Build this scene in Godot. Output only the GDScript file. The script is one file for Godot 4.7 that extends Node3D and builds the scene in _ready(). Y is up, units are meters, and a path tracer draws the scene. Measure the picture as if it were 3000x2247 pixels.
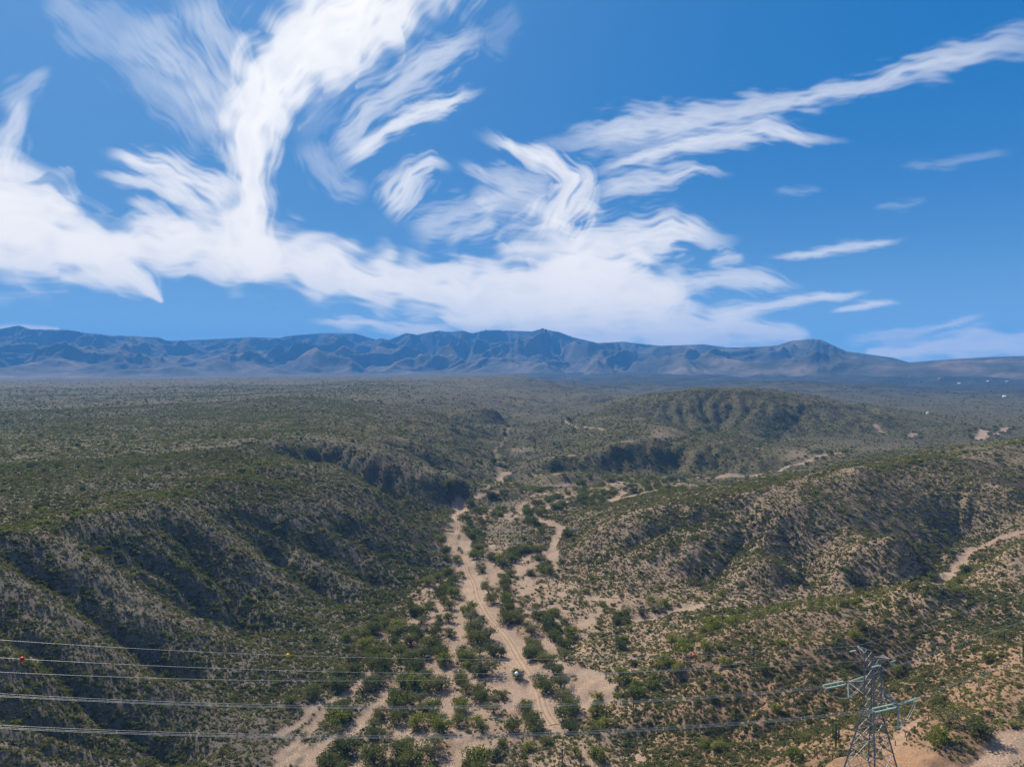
extends Node3D
# Desert wash, mesquite flats and hills under cirrus, seen from the air, with a lattice tower in the foreground.

const SUN_ENERGY := 1.6
const SUN_HIGH := 43.0
const SUN_LEFT := 36.0
const EXPOSURE := 1.75
const SKY_LIGHT := 0.93
const HAZE := 0.0001
const HAZE_COLOR := Color(0.34, 0.66, 1.0)
const TOWER_BASE := 27.5

# Places of ridges, spurs, gully bottoms and valley floors: x, height, z in metres (the camera hovers at x 0, z 0, looking along -z).
var survey := PackedFloat32Array([-14,1.7,-209, 11,1.8,-237, 8,2.1,-273, -10,3.3,-345, -25,4.3,-416, -36,5.3,-468, -39,7.3,-535, -35,7.9,-580, -9,8.8,-700, -19,10.0,-950, -5,12.9,-1245, 154,19,-1700, 310,28,-2300, 508,32,-3300, 52,9.5,-575, 141,12.3,-650, 270,14.9,-720, 395,16.9,-840, 627,19.1,-980, 827,22.1,-1280, 1296,28,-2300, 1602,34,-3200, 3309,39,-4800, 1586,28,-2300, 17,1.8,-292, 23,2.7,-385, 22,6.7,-475, 8,8.1,-545, -49,3.5,-254, -55,2.5,-300, -47,2.5,-362, -63,3.4,-216, -36,2.4,-218, -185,57.1,-215, -189,54.3,-270, -189,52.4,-312, -182,51.8,-357, -177,50.7,-415, -166,51.1,-482, -177,52.5,-600, -172,51.5,-585, -122,44.1,-515, -84,34.0,-466, -58,18.6,-448, -44,7.3,-425, -161,35.7,-612, -130,25.2,-592, -100,16.1,-575, -63,5.0,-535, -188,51.2,-640, -154,45.2,-632, -119,39.7,-618, -78,26.4,-602, -45,17.7,-592, -45,6.2,-585, -165,46.8,-800, -96,40.3,-740, -67,28.1,-724, -36,12.4,-700, -98,37.4,-690, -63,20.5,-680, -39,9.4,-682, -149,45.4,-960, -83,38.3,-900, -37,22.8,-885, -147,44.1,-1250, -35,40.1,-1212, -13,29.0,-1240, -34,21.6,-1165, -11,23.4,-1200, -46,44,-1600, -61,55,-2100, -103,42.1,-1050, -143,51.0,-1450, -117,54,-1750, 4,44,-1650, 93,32,-1565, 151,27,-1660, 88,18.8,-1480, 37,19.8,-1335, 113,43,-1900, -551,48.5,-620, -534,49.8,-765, -458,52.5,-900, -377,62.9,-1180, -781,47.3,-880, -733,50.1,-1050, -661,57.6,-1300, -499,61,-1520, -338,62,-1750, -363,49.3,-520, -280,49.0,-550, -274,50.6,-392, -306,49.6,-740, -649,47.5,-930, -549,52.3,-1080, -536,54.0,-1240, -434,65,-2250, -180,72,-2700, 23,77,-2650, 142,58,-2400, 215,43,-1850, -1743,52,-2500, -1157,56,-2600, -589,60,-2300, -5316,32,-6000, -4182,32,-6000, -2291,32,-6000, -367,60,-5500, 926,58,-5000, 1834,59,-4900, -133,29.6,-189, -117,18.9,-229, -78,5.6,-242, -110,12.0,-190, -82,8.2,-197, -159,41.8,-226, -140,26.6,-273, -95,9.4,-297, -61,3.0,-315, -144,36.1,-346, -116,20.7,-363, -72,6.5,-372, -46,3.4,-391, -141,37.1,-201, -122,21.2,-173, 180,56.3,-1330, 251,70.2,-1270, 313,77.5,-1240, 420,70.8,-1350, 539,63.8,-1450, 68,32.3,-1140, 14,14.1,-940, 7,7.5,-810, 186,45.6,-1000, 102,25.4,-835, 410,39.1,-1400, 264,21.3,-1060, 395,62.8,-1150, 259,31.6,-905, 370,17.3,-910, 460,25.5,-1050, 704,30,-1500, 48,22.1,-735, 110,25.4,-780, 171,24.8,-785, 190,20.8,-765, 48,13.3,-725, 109,11.9,-770, 173,11.2,-775, 198,12.4,-755, 35,16.3,-662, 46,17.9,-668, 61,16.2,-668, 18,7.3,-655, 44,9.5,-632, 76,9.8,-650, 1106,64,-2600, 861,35,-2300, 1201,35,-2400, 1229,46,-2600, 2323,62,-3800, 1983,27,-3600, 2437,33,-3600, 1781,24,-2900, 400,33,-2600, 791,52,-4000, 363,34,-4000, 585,70.0,-620, 395,57.9,-565, 287,52.4,-508, 222,47.0,-468, 153,38.9,-446, 99,29.9,-456, 62,23.1,-440, 39,8.1,-456, 36,5.9,-420, 168,15.6,-600, 324,23.5,-690, 601,22.7,-860, 145,36.4,-436, 89,20.0,-400, 70,9.4,-383, 124,20.0,-400, 101,9.2,-375, 163,35.5,-412, 129,20.1,-361, 117,11.2,-352, 151,16.2,-385, 145,10.3,-355, 195,32.5,-362, 160,18.2,-347, 259,20.6,-420, 208,15.2,-375, 164,11.7,-345, 302,41.2,-432, 282,28.5,-402, 321,18.1,-425, 251,17.4,-400, 204,14.0,-350, 159,11.5,-335, 128,8.7,-335, 83,6.1,-330, 61,3.6,-325, 326,44.8,-370, 226,38.5,-322, 159,31.5,-280, 114,23.2,-278, 88,17.2,-280, 57,10.8,-260, 38,5.8,-245, 30,1.9,-240, 237,25.6,-300, 170,23.5,-262, 125,17.6,-232, 87,12.3,-212, 51,4.4,-204, 147,24.9,-258, 91,18.9,-240, 57,9.9,-226, 213,29.6,-240, 151,31.6,-215, 127,28.5,-200, 98,30.6,-172, 78,26.9,-155, 72,19.6,-176, 101,30.9,-155, 124,33.7,-150, 19,4.1,-212, -205,49.3,-293, -203,47.4,-336, -195,46.8,-382, -188,45.7,-441, -175,46.1,-508, -229,52.8,-327, -214,50.3,-419, -205,49.2,-479, -566,43.8,-810, -483,46.5,-949, -447,50.5,-1081, -784,41.1,-1124, -702,48.6,-1380, -527,52,-1606, -140,20.0,-70, -40,4.0,-80, 40,8.0,-80, 110,26.0,-90, 190,30.0,-110, -260,45.0,-120, 330,32.0,-200, 900,40.0,-500, -700,55.0,-450, -2500,50,-1500, 2500,30,-1500, -5000,20,-3000, 5000,30,-3000])
# Dry sand channels and bare tracks: width in metres, bareness, then x, z along the course.
var channels := [
	[9, 1, -42,-582, -37,-561, -39,-520, -36,-491, -39,-457, -35,-437, -29,-423, -25,-400, -20,-378, -16,-349, -12,-331, -3,-308, 4,-278, 9,-258, 11,-241, 14,-230],
	[6, 1, -34,-489, -29,-450, -25,-421, -20,-398, -16,-375, -14,-349],
	[5, 0.9, -31,-548, -41,-579],
	[6, 0.9, -47,-482, -39,-487],
	[6, 0.8, -43,-435, -39,-468],
	[6, 0.9, -31,-407, -28,-390, -25,-367, -24,-335, -24,-329, -24,-319, -22,-303, -23,-277, -25,-263, -25,-251, -22,-237, -16,-221, -14,-216, -16,-207],
	[4, 0.9, -25,-390, -24,-367, -21,-350],
	[3.6, 0.9, -25,-274, -41,-261, -43,-247, -48,-231, -49,-223, -58,-211, -57,-202],
	[3, 0.8, -51,-268, -56,-247, -64,-238, -67,-227, -72,-219],
	[3.6, 0.85, -34,-228, -35,-213, -43,-204],
	[4, 0.8, -38,-327, -50,-318, -55,-303, -55,-293],
	[3, 0.7, -37,-294, -45,-284],
	[9, 1, -0,-259, 3,-252, 5,-246],
	[4, 0.9, -14,-216, -11,-218],
	[3.4, 0.75, -67,-207, -62,-228, -61,-240],
	[3, 0.75, -65,-201, -62,-214],
	[4, 1, 0,-328, 7,-322, 12,-311, 15,-292, 18,-272, 22,-257, 23,-246],
	[7, 0.8, 22,-267, 28,-263, 32,-253, 30,-247],
	[7, 0.85, 24,-252, 26,-245],
	[5, 0.9, 33,-484, 29,-467, 26,-450, 24,-435, 23,-406],
	[5, 0.8, 24,-435, 11,-434, 5,-418, 1,-395],
	[5, 0.8, -14,-415, -10,-392, -11,-375],
	[6, 0.9, -0,-535, 10,-540, 26,-549, 55,-586],
	[6, 0.8, -28,-582, -12,-593],
	[8, 0.9, -12,-669, -11,-706, -4,-712],
	[5, 0.8, 10,-611, 31,-642, 60,-647],
	[5, 0.7, -24,-512, -20,-523],
	[5, 0.7, 16,-520, 25,-502, 33,-484],
	[7, 0.9, 0,-539, 22,-543, 57,-599, 97,-613, 120,-631, 170,-728, 207,-726, 260,-714, 299,-745, 361,-804],
	[6, 0.8, 97,-613, 76,-557, 122,-604, 140,-582],
	[9, 0.9, 380,-708, 398,-674],
	[14, 1, 612,-955, 668,-1038],
	[8, 0.9, 667,-1006, 731,-1079],
	[8, 0.8, 532,-1075, 526,-1041],
	[7, 0.7, 533,-981, 559,-1018],
	[6, 0.9, 251,-400, 229,-375, 214,-357, 195,-336],
	[3, 0.7, 274,-392, 264,-400, 251,-400],
	[5, 0.8, 56,-323, 66,-326, 83,-330],
	[2.5, 0.9, 80,-1098, 91,-1025, 120,-951],
	[3, 0.8, 226,-841, 236,-829],
	[3, 0.8, 262,-815, 276,-809],
	[12, 1, 99,-150, 105,-153, 111,-155, 118,-158],
	[6, 1, 78,-160, 82,-160, 85,-159, 86,-156],
	[3.5, 0.8, 88,-168, 89,-164, 91,-159, 93,-155],
	[4, 0.5, 91,-172, 96,-176, 101,-180],
	[8, 0.9, 62,-323, 73,-327, 84,-330],
	[4, 0.35, -35,-580, -21,-598, -9,-700, -15,-745, -20,-865, -13,-999, -1,-1085, 29,-1330],
	[3, 0.35, 7,-745, 20,-713, 2,-670],
	[4, 0.3, 41,-627, 77,-658, 139,-747],
]
# Gullies: half width, depth, then x, z downhill.
var gullies := [
	[12, 11, -169,-576, -159,-618, -100,-576, -57,-487],
	[10, 9, -100,-703, -63,-688, -29,-610],
	[14, 10, -77,-1145, -30,-1039, -16,-1002],
	[14, 8, 322,-1124, 224,-901, 173,-794],
	[16, 9, 453,-1134, 400,-1067, 300,-890],
	[9, 6, -168,-298, -158,-296, -141,-293, -116,-293, -107,-293],
	[10, 8, -152,-336, -140,-329, -128,-321, -112,-304, -103,-298],
	[8, 5, -125,-389, -114,-389, -86,-383, -60,-369],
	[8, 5, -92,-410, -79,-406, -40,-403],
	[9, 7, -171,-261, -156,-257, -138,-252, -123,-247, -112,-243],
	[9, 6, -153,-218, -137,-214, -124,-211, -110,-209, -94,-204],
	[7, 4, -161,-308, -147,-307, -129,-301],
	[8, 5, -139,-378, -120,-367, -99,-353, -78,-345],
	[8, 5, -125,-254, -106,-246, -83,-240],
	[7, 4, -149,-387, -136,-386, -117,-385],
	[10, 5, 89,-236, 77,-226, 63,-216],
	[8, 4, 138,-243, 117,-232, 96,-217],
	[7, 3.5, 54,-246, 46,-229, 37,-214],
	[9, 5, 91,-410, 107,-422, 129,-428],
	[9, 5, 65,-412, 79,-415, 92,-425],
	[10, 6, 260,-421, 233,-397, 187,-347],
	[8, 5, 131,-407, 115,-387, 98,-368],
	[8, 5, 151,-400, 152,-386, 145,-356],
]
# Crests with a belt of greener shrubs: half width, then x, z.
var green_crests := [
	[9, -192,-251, -191,-272, -188,-311, -181,-355, -178,-410, -164,-476, -173,-564],
	[14, -527,-754, -510,-845, -451,-887, -457,-1105, -380,-1167],
	[18, -721,-1033, -732,-1214, -653,-1284, -669,-1618, -486,-1479],
	[8, -170,-591, -140,-604, -85,-469, -62,-450],
	[9, 224,-320, 229,-363, 158,-279, 141,-281, 113,-277],
	[12, 388,-556, 347,-553, 284,-503, 243,-484],
	[12, 455,-1223, 389,-1135, 338,-1084, 260,-906],
	[7, 92,-281, 86,-299, 63,-266, 46,-247, 36,-244],
	[8, 21,-247, 35,-244, 45,-241],
	[10, 75,-432, 102,-430, 125,-436],
	[8, 73,-394, 87,-399, 102,-407],
]
# Thickets in the shaded hollows: half width, then x, z.
var thickets := [
	[24, 190,-270, 169,-260, 124,-230, 86,-209, 51,-203],
	[14, 83,-244, 66,-228, 52,-218],
	[16, 122,-241, 99,-224, 83,-218],
	[14, 140,-414, 124,-400, 101,-375],
	[13, 159,-396, 151,-385, 145,-355],
	[18, 264,-419, 196,-353, 165,-347],
	[14, 83,-416, 66,-410, 50,-408],
	[12, 127,-444, 103,-433, 86,-431],
	[14, -163,-619, -131,-599, -102,-584, -65,-555],
	[16, -101,-707, -64,-696, -38,-690],
	[20, 48,-731, 110,-774, 170,-780],
	[14, -54,-411, -60,-372, -64,-331],
	[30, 404,-1078, 357,-1021],
	[14, -130,-327, -112,-310, -97,-301],
	[14, -125,-206, -110,-204, -97,-197],
]
# The trees that stand out: x, z, crown radius, kind (0 mesquite, 1 dark mesquite, 2 palo verde, 3 grey mesquite, 4 bare).
var tree_spots := [[-38,-276,3.7,1], [-33,-291,3.9,0], [-28,-283,4.3,0], [-34,-254,4.3,2], [-25,-256,3.9,0], [-37,-239,4.4,0], [-36,-230,3.1,1], [-26,-238,3.2,2], [-17,-240,3.2,2], [-22,-225,3.8,2], [-17,-229,2.7,0], [-11,-245,2.9,1], [-10,-268,5.4,3], [-14,-296,4.5,0], [-16,-277,3.7,0], [-16,-308,4.1,1], [-48,-266,3.1,1], [-33,-305,3.1,1], [-39,-303,3.6,1], [-43,-226,2.3,3], [-42,-219,2.9,1], [-37,-220,1.8,3], [-49,-210,3.9,1], [-52,-202,3.1,1], [-39,-204,4.1,0], [-28,-204,4.5,0], [-10,-205,4.1,2], [-53,-230,2.7,1], [-63,-219,2.2,3], [4,-240,2.8,3], [4,-263,2.2,4], [8,-307,3.1,3], [8,-281,3.8,1], [-4,-285,2.9,3], [-16,-252,2.5,0], [-25,-230,2.7,1], [-9,-224,2.3,3], [-53,-222,2.2,3], [-60,-275,2.3,1], [-43,-284,3.3,0], [10,-259,3.0,1], [62,-281,3.1,2], [42,-284,2.9,1], [63,-261,1.8,2], [69,-258,2.2,2], [73,-247,2.5,2], [74,-258,1.7,2], [54,-256,2.6,2], [57,-251,2.5,2], [28,-225,2.3,2], [17,-234,3.9,1], [12,-253,3.8,1], [17,-246,3.3,3], [28,-237,3.6,2], [20,-239,3.2,2], [41,-241,3.2,2], [42,-245,2.1,2], [47,-245,2.1,2], [79,-284,3.3,2], [85,-281,2.8,2], [75,-285,1.9,2], [17,-302,3.0,1], [16,-319,2.7,1], [20,-278,3.3,3], [9,-309,3.1,3], [9,-292,3.4,3], [37,-250,2.1,3], [22,-262,1.8,3], [29,-247,2.1,2], [49,-221,1.5,2], [7,-223,2.2,2], [5,-212,2.1,2], [18,-206,2.1,2], [24,-204,2.7,2], [16,-280,2.4,3], [43,-290,2.2,1], [-51,-594,4.5,0], [-43,-442,3.9,0], [-42,-485,3.1,3], [-34,-506,4.8,0], [-32,-570,4.3,0], [-16,-578,5.1,1], [-22,-421,3.7,0], [-17,-399,3.0,0], [-14,-373,2.8,0], [-10,-344,3.5,0], [-20,-331,4.6,2], [-30,-362,2.7,0], [-24,-351,2.2,3], [1,-360,2.7,4], [-12,-425,3.2,1], [-39,-383,3.9,0], [-43,-374,3.8,0], [-29,-339,3.0,0], [-39,-339,3.0,0], [4,-441,2.8,1], [-27,-393,2.0,0], [-31,-414,3.1,0], [-39,-431,3.3,0], [-21,-442,3.3,0], [-31,-483,3.7,0], [-2,-334,3.4,1], [5,-341,3.4,3]]
var saguaro_spots := [[80,-179,5.8], [102,-267,1.9], [122,-254,2.9], [134,-245,1.4], [157,-232,3.5], [147,-209,3.7], [73,-165,2.1], [59,-269,3.1], [65,-267,2.4], [83,-250,2.8], [55,-253,1.1], [39,-233,2.9], [14,-202,3.6], [19,-200,3.3], [88,-322,3.7], [102,-268,2.0], [84,-290,3.3], [48,-430,2.4], [137,-395,2.5], [146,-400,2.0], [174,-434,2.2], [154,-412,3.1], [22,-416,1.6], [19,-419,1.6], [27,-416,1.6], [266,-682,3.0], [66,-416,2.1], [11,-421,1.9]]
var post_spots := [[100.7,-175.3], [97.1,-173.6], [95.1,-171.4], [93.1,-171.6], [92.3,-169.5], [89.8,-169.7]]
var tank_spot := Vector2(40.0,-471.7)
var house_spots := [[2388,-4600], [2163,-3992], [2175,-3732], [2060,-3696], [2192,-3594], [2402,-3701], [2495,-3696], [3730,-5417], [1369,-2038]]
var dome_spot := Vector2(694,-1224)
var field_ends := [[1930,-3686], [2036,-3680]]
# Cirrus streaks: density, fibrousness, then azimuth, elevation, half width in milliradians.
var cirrus := [
	[0.97, 1, -648,144,50, -606,146,54, -554,143,44, -503,126,33, -469,103,16, -446,79,3],
	[0.97, 1, -540,134,22, -468,145,28, -406,146,38, -336,142,39, -250,130,37, -159,110,35, -67,97,39, 28,103,60, 121,106,54, 195,92,38],
	[0.85, 1.2, -98,62,4, -4,66,26, 90,69,39, 183,62,33, 272,54,23, 369,40,9],
	[0.85, 1.3, 15,143,50, 90,143,57, 152,160,41, 212,176,26, 260,168,13, 301,163,3],
	[0.97, 1, -338,147,35, -341,209,25, -343,254,28, -337,298,33, -314,342,42, -274,387,54, -224,427,66, -176,470,76, -133,520,82],
	[0.42, 1.7, -346,281,23, -394,333,25, -440,371,24, -485,396,16],
	[0.42, 1.7, -329,325,26, -361,372,28, -393,407,25, -414,441,21],
	[0.25, 1.7, -466,352,25, -523,384,25, -559,404,19],
	[0.25, 1.6, -373,278,32, -436,327,25, -495,352,19],
	[0.85, 1.5, -346,192,22, -400,221,20, -452,240,15, -508,246,6],
	[0.7, 1.5, -363,180,14, -416,203,13, -457,218,9, -518,222,3],
	[0.65, 1.5, -396,149,18, -445,185,11, -485,200,4],
	[0.5, 1.5, -401,160,16, -453,162,14, -492,175,6],
	[0.9, 1.2, -631,175,57, -593,185,44, -567,191,28, -547,180,14],
	[0.6, 1.5, -597,199,19, -602,228,15, -599,253,14, -588,274,9, -576,297,5],
	[0.3, 1.6, -605,275,10, -583,298,10, -569,317,6, -554,330,3],
	[0.55, 1.6, -249,255,9, -225,290,15, -189,325,16, -152,357,18, -109,388,18, -66,408,14, -27,421,5],
	[0.8, 1.5, -234,253,9, -195,285,11, -153,310,11, -103,335,13, -66,349,10, -35,357,3],
	[0.28, 1.7, -272,287,14, -255,255,16, -225,234,16, -189,224,10],
	[0.16, 1.7, -284,275,14, -242,343,16, -189,394,16, -128,439,13],
	[0.75, 1.5, -171,195,22, -150,228,21, -134,252,18, -107,266,11, -80,261,3],
	[0.45, 1.7, -141,178,19, -91,191,20, -41,210,16, -4,228,9],
	[0.4, 1.7, -91,161,9, -60,180,13, -16,198,13],
	[0.85, 1.4, 40,143,44, 62,198,33, 84,230,23, 87,250,19, 56,268,15, 15,281,9, -47,305,4],
	[0.45, 1.6, 65,239,19, 9,239,23, -41,254,11, -79,271,5],
	[0.4, 1.6, 59,215,19, 3,210,25, -60,227,13],
	[0.55, 1.5, 9,280,8, 59,290,11, 121,304,16, 212,316,18, 299,317,14, 382,321,11, 460,332,11, 532,341,13, 611,347,17, 678,349,19],
	[0.3, 1.7, 90,279,15, 182,293,18, 276,303,13],
	[0.68, 1.5, 99,251,5, 152,265,9, 212,279,11, 277,289,13, 328,293,13, 367,283,8, 430,269,2],
	[0.6, 1.5, 102,224,14, 152,237,14, 212,247,14, 242,254,8, 291,242,2],
	[0.62, 1.6, 332,136,2, 389,141,5, 437,146,6, 494,150,3],
	[0.65, 1.5, 171,86,21, 243,109,14, 301,112,13, 357,106,9, 382,98,3],
	[0.75, 1.4, 255,58,13, 324,76,9, 385,84,6, 458,90,3],
	[0.75, 1.4, 406,67,2, 443,73,5, 488,75,2],
	[0.5, 1.5, 260,133,5, 283,140,10, 306,140,5],
	[0.6, 1.5, 422,32,6, 473,35,8, 517,45,6, 577,59,3],
	[0.92, 1.2, 453,15,6, 513,22,15, 564,24,16, 628,24,19, 720,26,19],
	[0.6, 1.4, 278,33,10, 335,36,11, 390,36,9],
	[0.16, 1.6, 340,219,3, 370,217,5, 399,214,3],
	[0.16, 1.6, 481,234,3, 538,233,6, 596,236,3],
	[0.15, 1.6, 452,188,3, 491,190,6, 515,195,3],
	[0.75, 1.4, -274,54,3, -226,59,7, -172,51,9, -117,47,11, -67,51,8],
	[0.8, 1.2, -616,40,5, -586,42,4, -555,42,2],
	[0.8, 1.2, 84,49,13, 140,42,16, 207,42,19, 278,39,13],
	[0.12, 1.7, 15,447,13, -29,411,15, 2,406,10],
]
# Skyline of the range: azimuth, elevation in milliradians above the camera's level.
var skyline := [[-791,33.2], [-706,32.5], [-649,37.1], [-608,41.3], [-591,45.4], [-580,41.5], [-546,41.9], [-528,39.1], [-499,36.4], [-474,35.8], [-459,34.9], [-449,35.1], [-439,30.7], [-392,33.1], [-342,36.7], [-308,36.0], [-294,39.1], [-250,43.2], [-211,43.0], [-184,35.2], [-175,37.2], [-166,34.7], [-144,44.2], [-129,41.8], [-101,47.5], [-82,45.7], [-67,47.7], [-54,43.9], [-35,49.0], [0,47.8], [28,46.5], [42,50.9], [50,48.3], [64,45.8], [82,38.9], [116,30.6], [150,32.3], [199,26.5], [256,28.0], [285,23.6], [328,24.4], [347,26.0], [364,31.7], [388,33.8], [399,32.5], [418,22.4], [428,17.7], [454,13.6], [479,9.5], [496,3.9], [525,6.5], [569,9.5], [608,10.8], [684,12.7], [818,8.6]]
const EYE := 115.0
const AZ0 := -0.80
const AZN := 760
const DAZ := 1.60 / 759.0
const B0 := 4.50
const BN := 860
const DB := 0.00484
const CA0 := -0.88
const CAN := 222
const CDA := 0.008
const CB0 := 4.28
const CBN := 288
const CDB := 0.016
const FLAT_SLOPE := 0.04

var coarse := PackedFloat32Array()
var ground_y := PackedFloat32Array()
var bare := PackedFloat32Array()
var bank := PackedFloat32Array()
var steep := PackedFloat32Array()
var lush := PackedFloat32Array()
var moist := PackedFloat32Array()
var noises := {}
var rng := RandomNumberGenerator.new()
var used := {}
var t_start := 0


func noise(called: String, kind: int, seed_value: int, octaves := 1) -> FastNoiseLite:
	var n := FastNoiseLite.new()
	n.noise_type = kind
	n.seed = seed_value
	n.frequency = 1.0
	n.fractal_type = FastNoiseLite.FRACTAL_FBM if octaves > 1 else FastNoiseLite.FRACTAL_NONE
	n.fractal_octaves = octaves
	noises[called] = n
	return n


func numbered(called: String) -> String:
	var k: int = used.get(called, 0)
	used[called] = k + 1
	return called if k == 0 else "%s_%03d" % [called, k]


func tag(o: Node, label: String, category := "", group := "", kind := "") -> void:
	if label: o.set_meta("label", label)
	if category: o.set_meta("category", category)
	if group: o.set_meta("group", group)
	if kind: o.set_meta("kind", kind)


func thing(called: String, at: Vector3, label: String, category: String, group := "", turn := 0.0) -> Node3D:
	var o := Node3D.new()
	o.name = numbered(called)
	o.position = at
	o.rotation.y = turn
	tag(o, label, category, group)
	add_child(o)
	return o


func part(called: String, m: Mesh, mat: Material, parent: Node) -> MeshInstance3D:
	var o := MeshInstance3D.new()
	o.name = called
	o.mesh = m
	if mat: o.material_override = mat
	parent.add_child(o, true)
	return o


func lin(r: float, g: float, b: float) -> Color:
	return Color(r, g, b).linear_to_srgb()


func matte(c: Color, rough := 0.9) -> StandardMaterial3D:
	var m := StandardMaterial3D.new()
	m.albedo_color = c
	m.roughness = rough
	m.metallic_specular = 0.3
	return m


func say(what: String) -> void:
	print("%6.1f s  %s" % [(Time.get_ticks_msec() - t_start) / 1000.0, what])


# ---------------------------------------------------------------- sky

func set_sky_and_sun() -> void:
	var cam := Camera3D.new()
	cam.name = "camera"
	cam.fov = 55.14
	cam.near = 1.0
	cam.far = 40000.0
	cam.position = Vector3(0, EYE, 0)
	cam.rotation_degrees.x = -1.39
	add_child(cam)
	cam.current = true
	var sun := DirectionalLight3D.new()
	sun.name = "sun"
	sun.light_energy = SUN_ENERGY
	sun.light_color = Color(1.0, 0.945, 0.86)
	sun.light_angular_distance = 0.5
	sun.shadow_enabled = true
	sun.rotation_degrees = Vector3(-SUN_HIGH, 180.0 + SUN_LEFT, 0)
	add_child(sun)
	var env := Environment.new()
	env.background_mode = Environment.BG_SKY
	env.tonemap_mode = Environment.TONE_MAPPER_LINEAR
	env.tonemap_exposure = EXPOSURE
	env.background_energy_multiplier = 1.0
	env.fog_enabled = true
	env.fog_density = HAZE
	env.fog_light_color = HAZE_COLOR
	env.sdfgi_enabled = true
	env.ssao_enabled = true
	env.ssil_enabled = true
	var sky := Sky.new()
	var pano := PanoramaSkyMaterial.new()
	pano.panorama = ImageTexture.create_from_image(paint_sky())
	sky.sky_material = pano
	env.sky = sky
	var world := WorldEnvironment.new()
	world.name = "daylight"
	world.environment = env
	add_child(world)


func air(az: float, el: float) -> Vector3:
	# clear air: deep blue aloft, paling to the horizon, a little paler towards the sun
	var e := clampf(el / 1.2, 0.0, 1.0)
	var low := exp(-maxf(el, 0.0) * 10.0)
	var c := Vector3(0.003, 0.110, 0.330).lerp(Vector3(0.003, 0.08, 0.25), e)
	c = c.lerp(Vector3(0.24, 0.42, 0.58), low)
	var s := Vector3(cos(el) * sin(az), sin(el), -cos(el) * cos(az))
	var to_sun := Vector3(-sin(deg_to_rad(SUN_LEFT)) * cos(deg_to_rad(SUN_HIGH)), sin(deg_to_rad(SUN_HIGH)), -cos(deg_to_rad(SUN_LEFT)) * cos(deg_to_rad(SUN_HIGH)))
	var near := maxf(0.0, s.dot(to_sun))
	return c.lerp(Vector3(0.24, 0.41, 0.62), 0.4 * pow(near, 5.0))


func wisps(az: float, el: float) -> float:
	# thin cirrus beyond the streaks that are laid out one by one
	var n: FastNoiseLite = noises.cirrus
	var w := n.get_noise_2d(az * 2.0 + 7.0, el * 2.0) * 0.6
	var x := az * 0.8 + el * 0.6
	var y := el * 0.8 - az * 0.6
	var v := n.get_noise_2d(x * 1.6 + w, y * 4.0 - w) + 0.35 * n.get_noise_2d(x * 6.0, y * 22.0 + w * 4.0)
	return clampf(v * 1.7 + 0.05, 0.0, 0.95)


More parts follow.
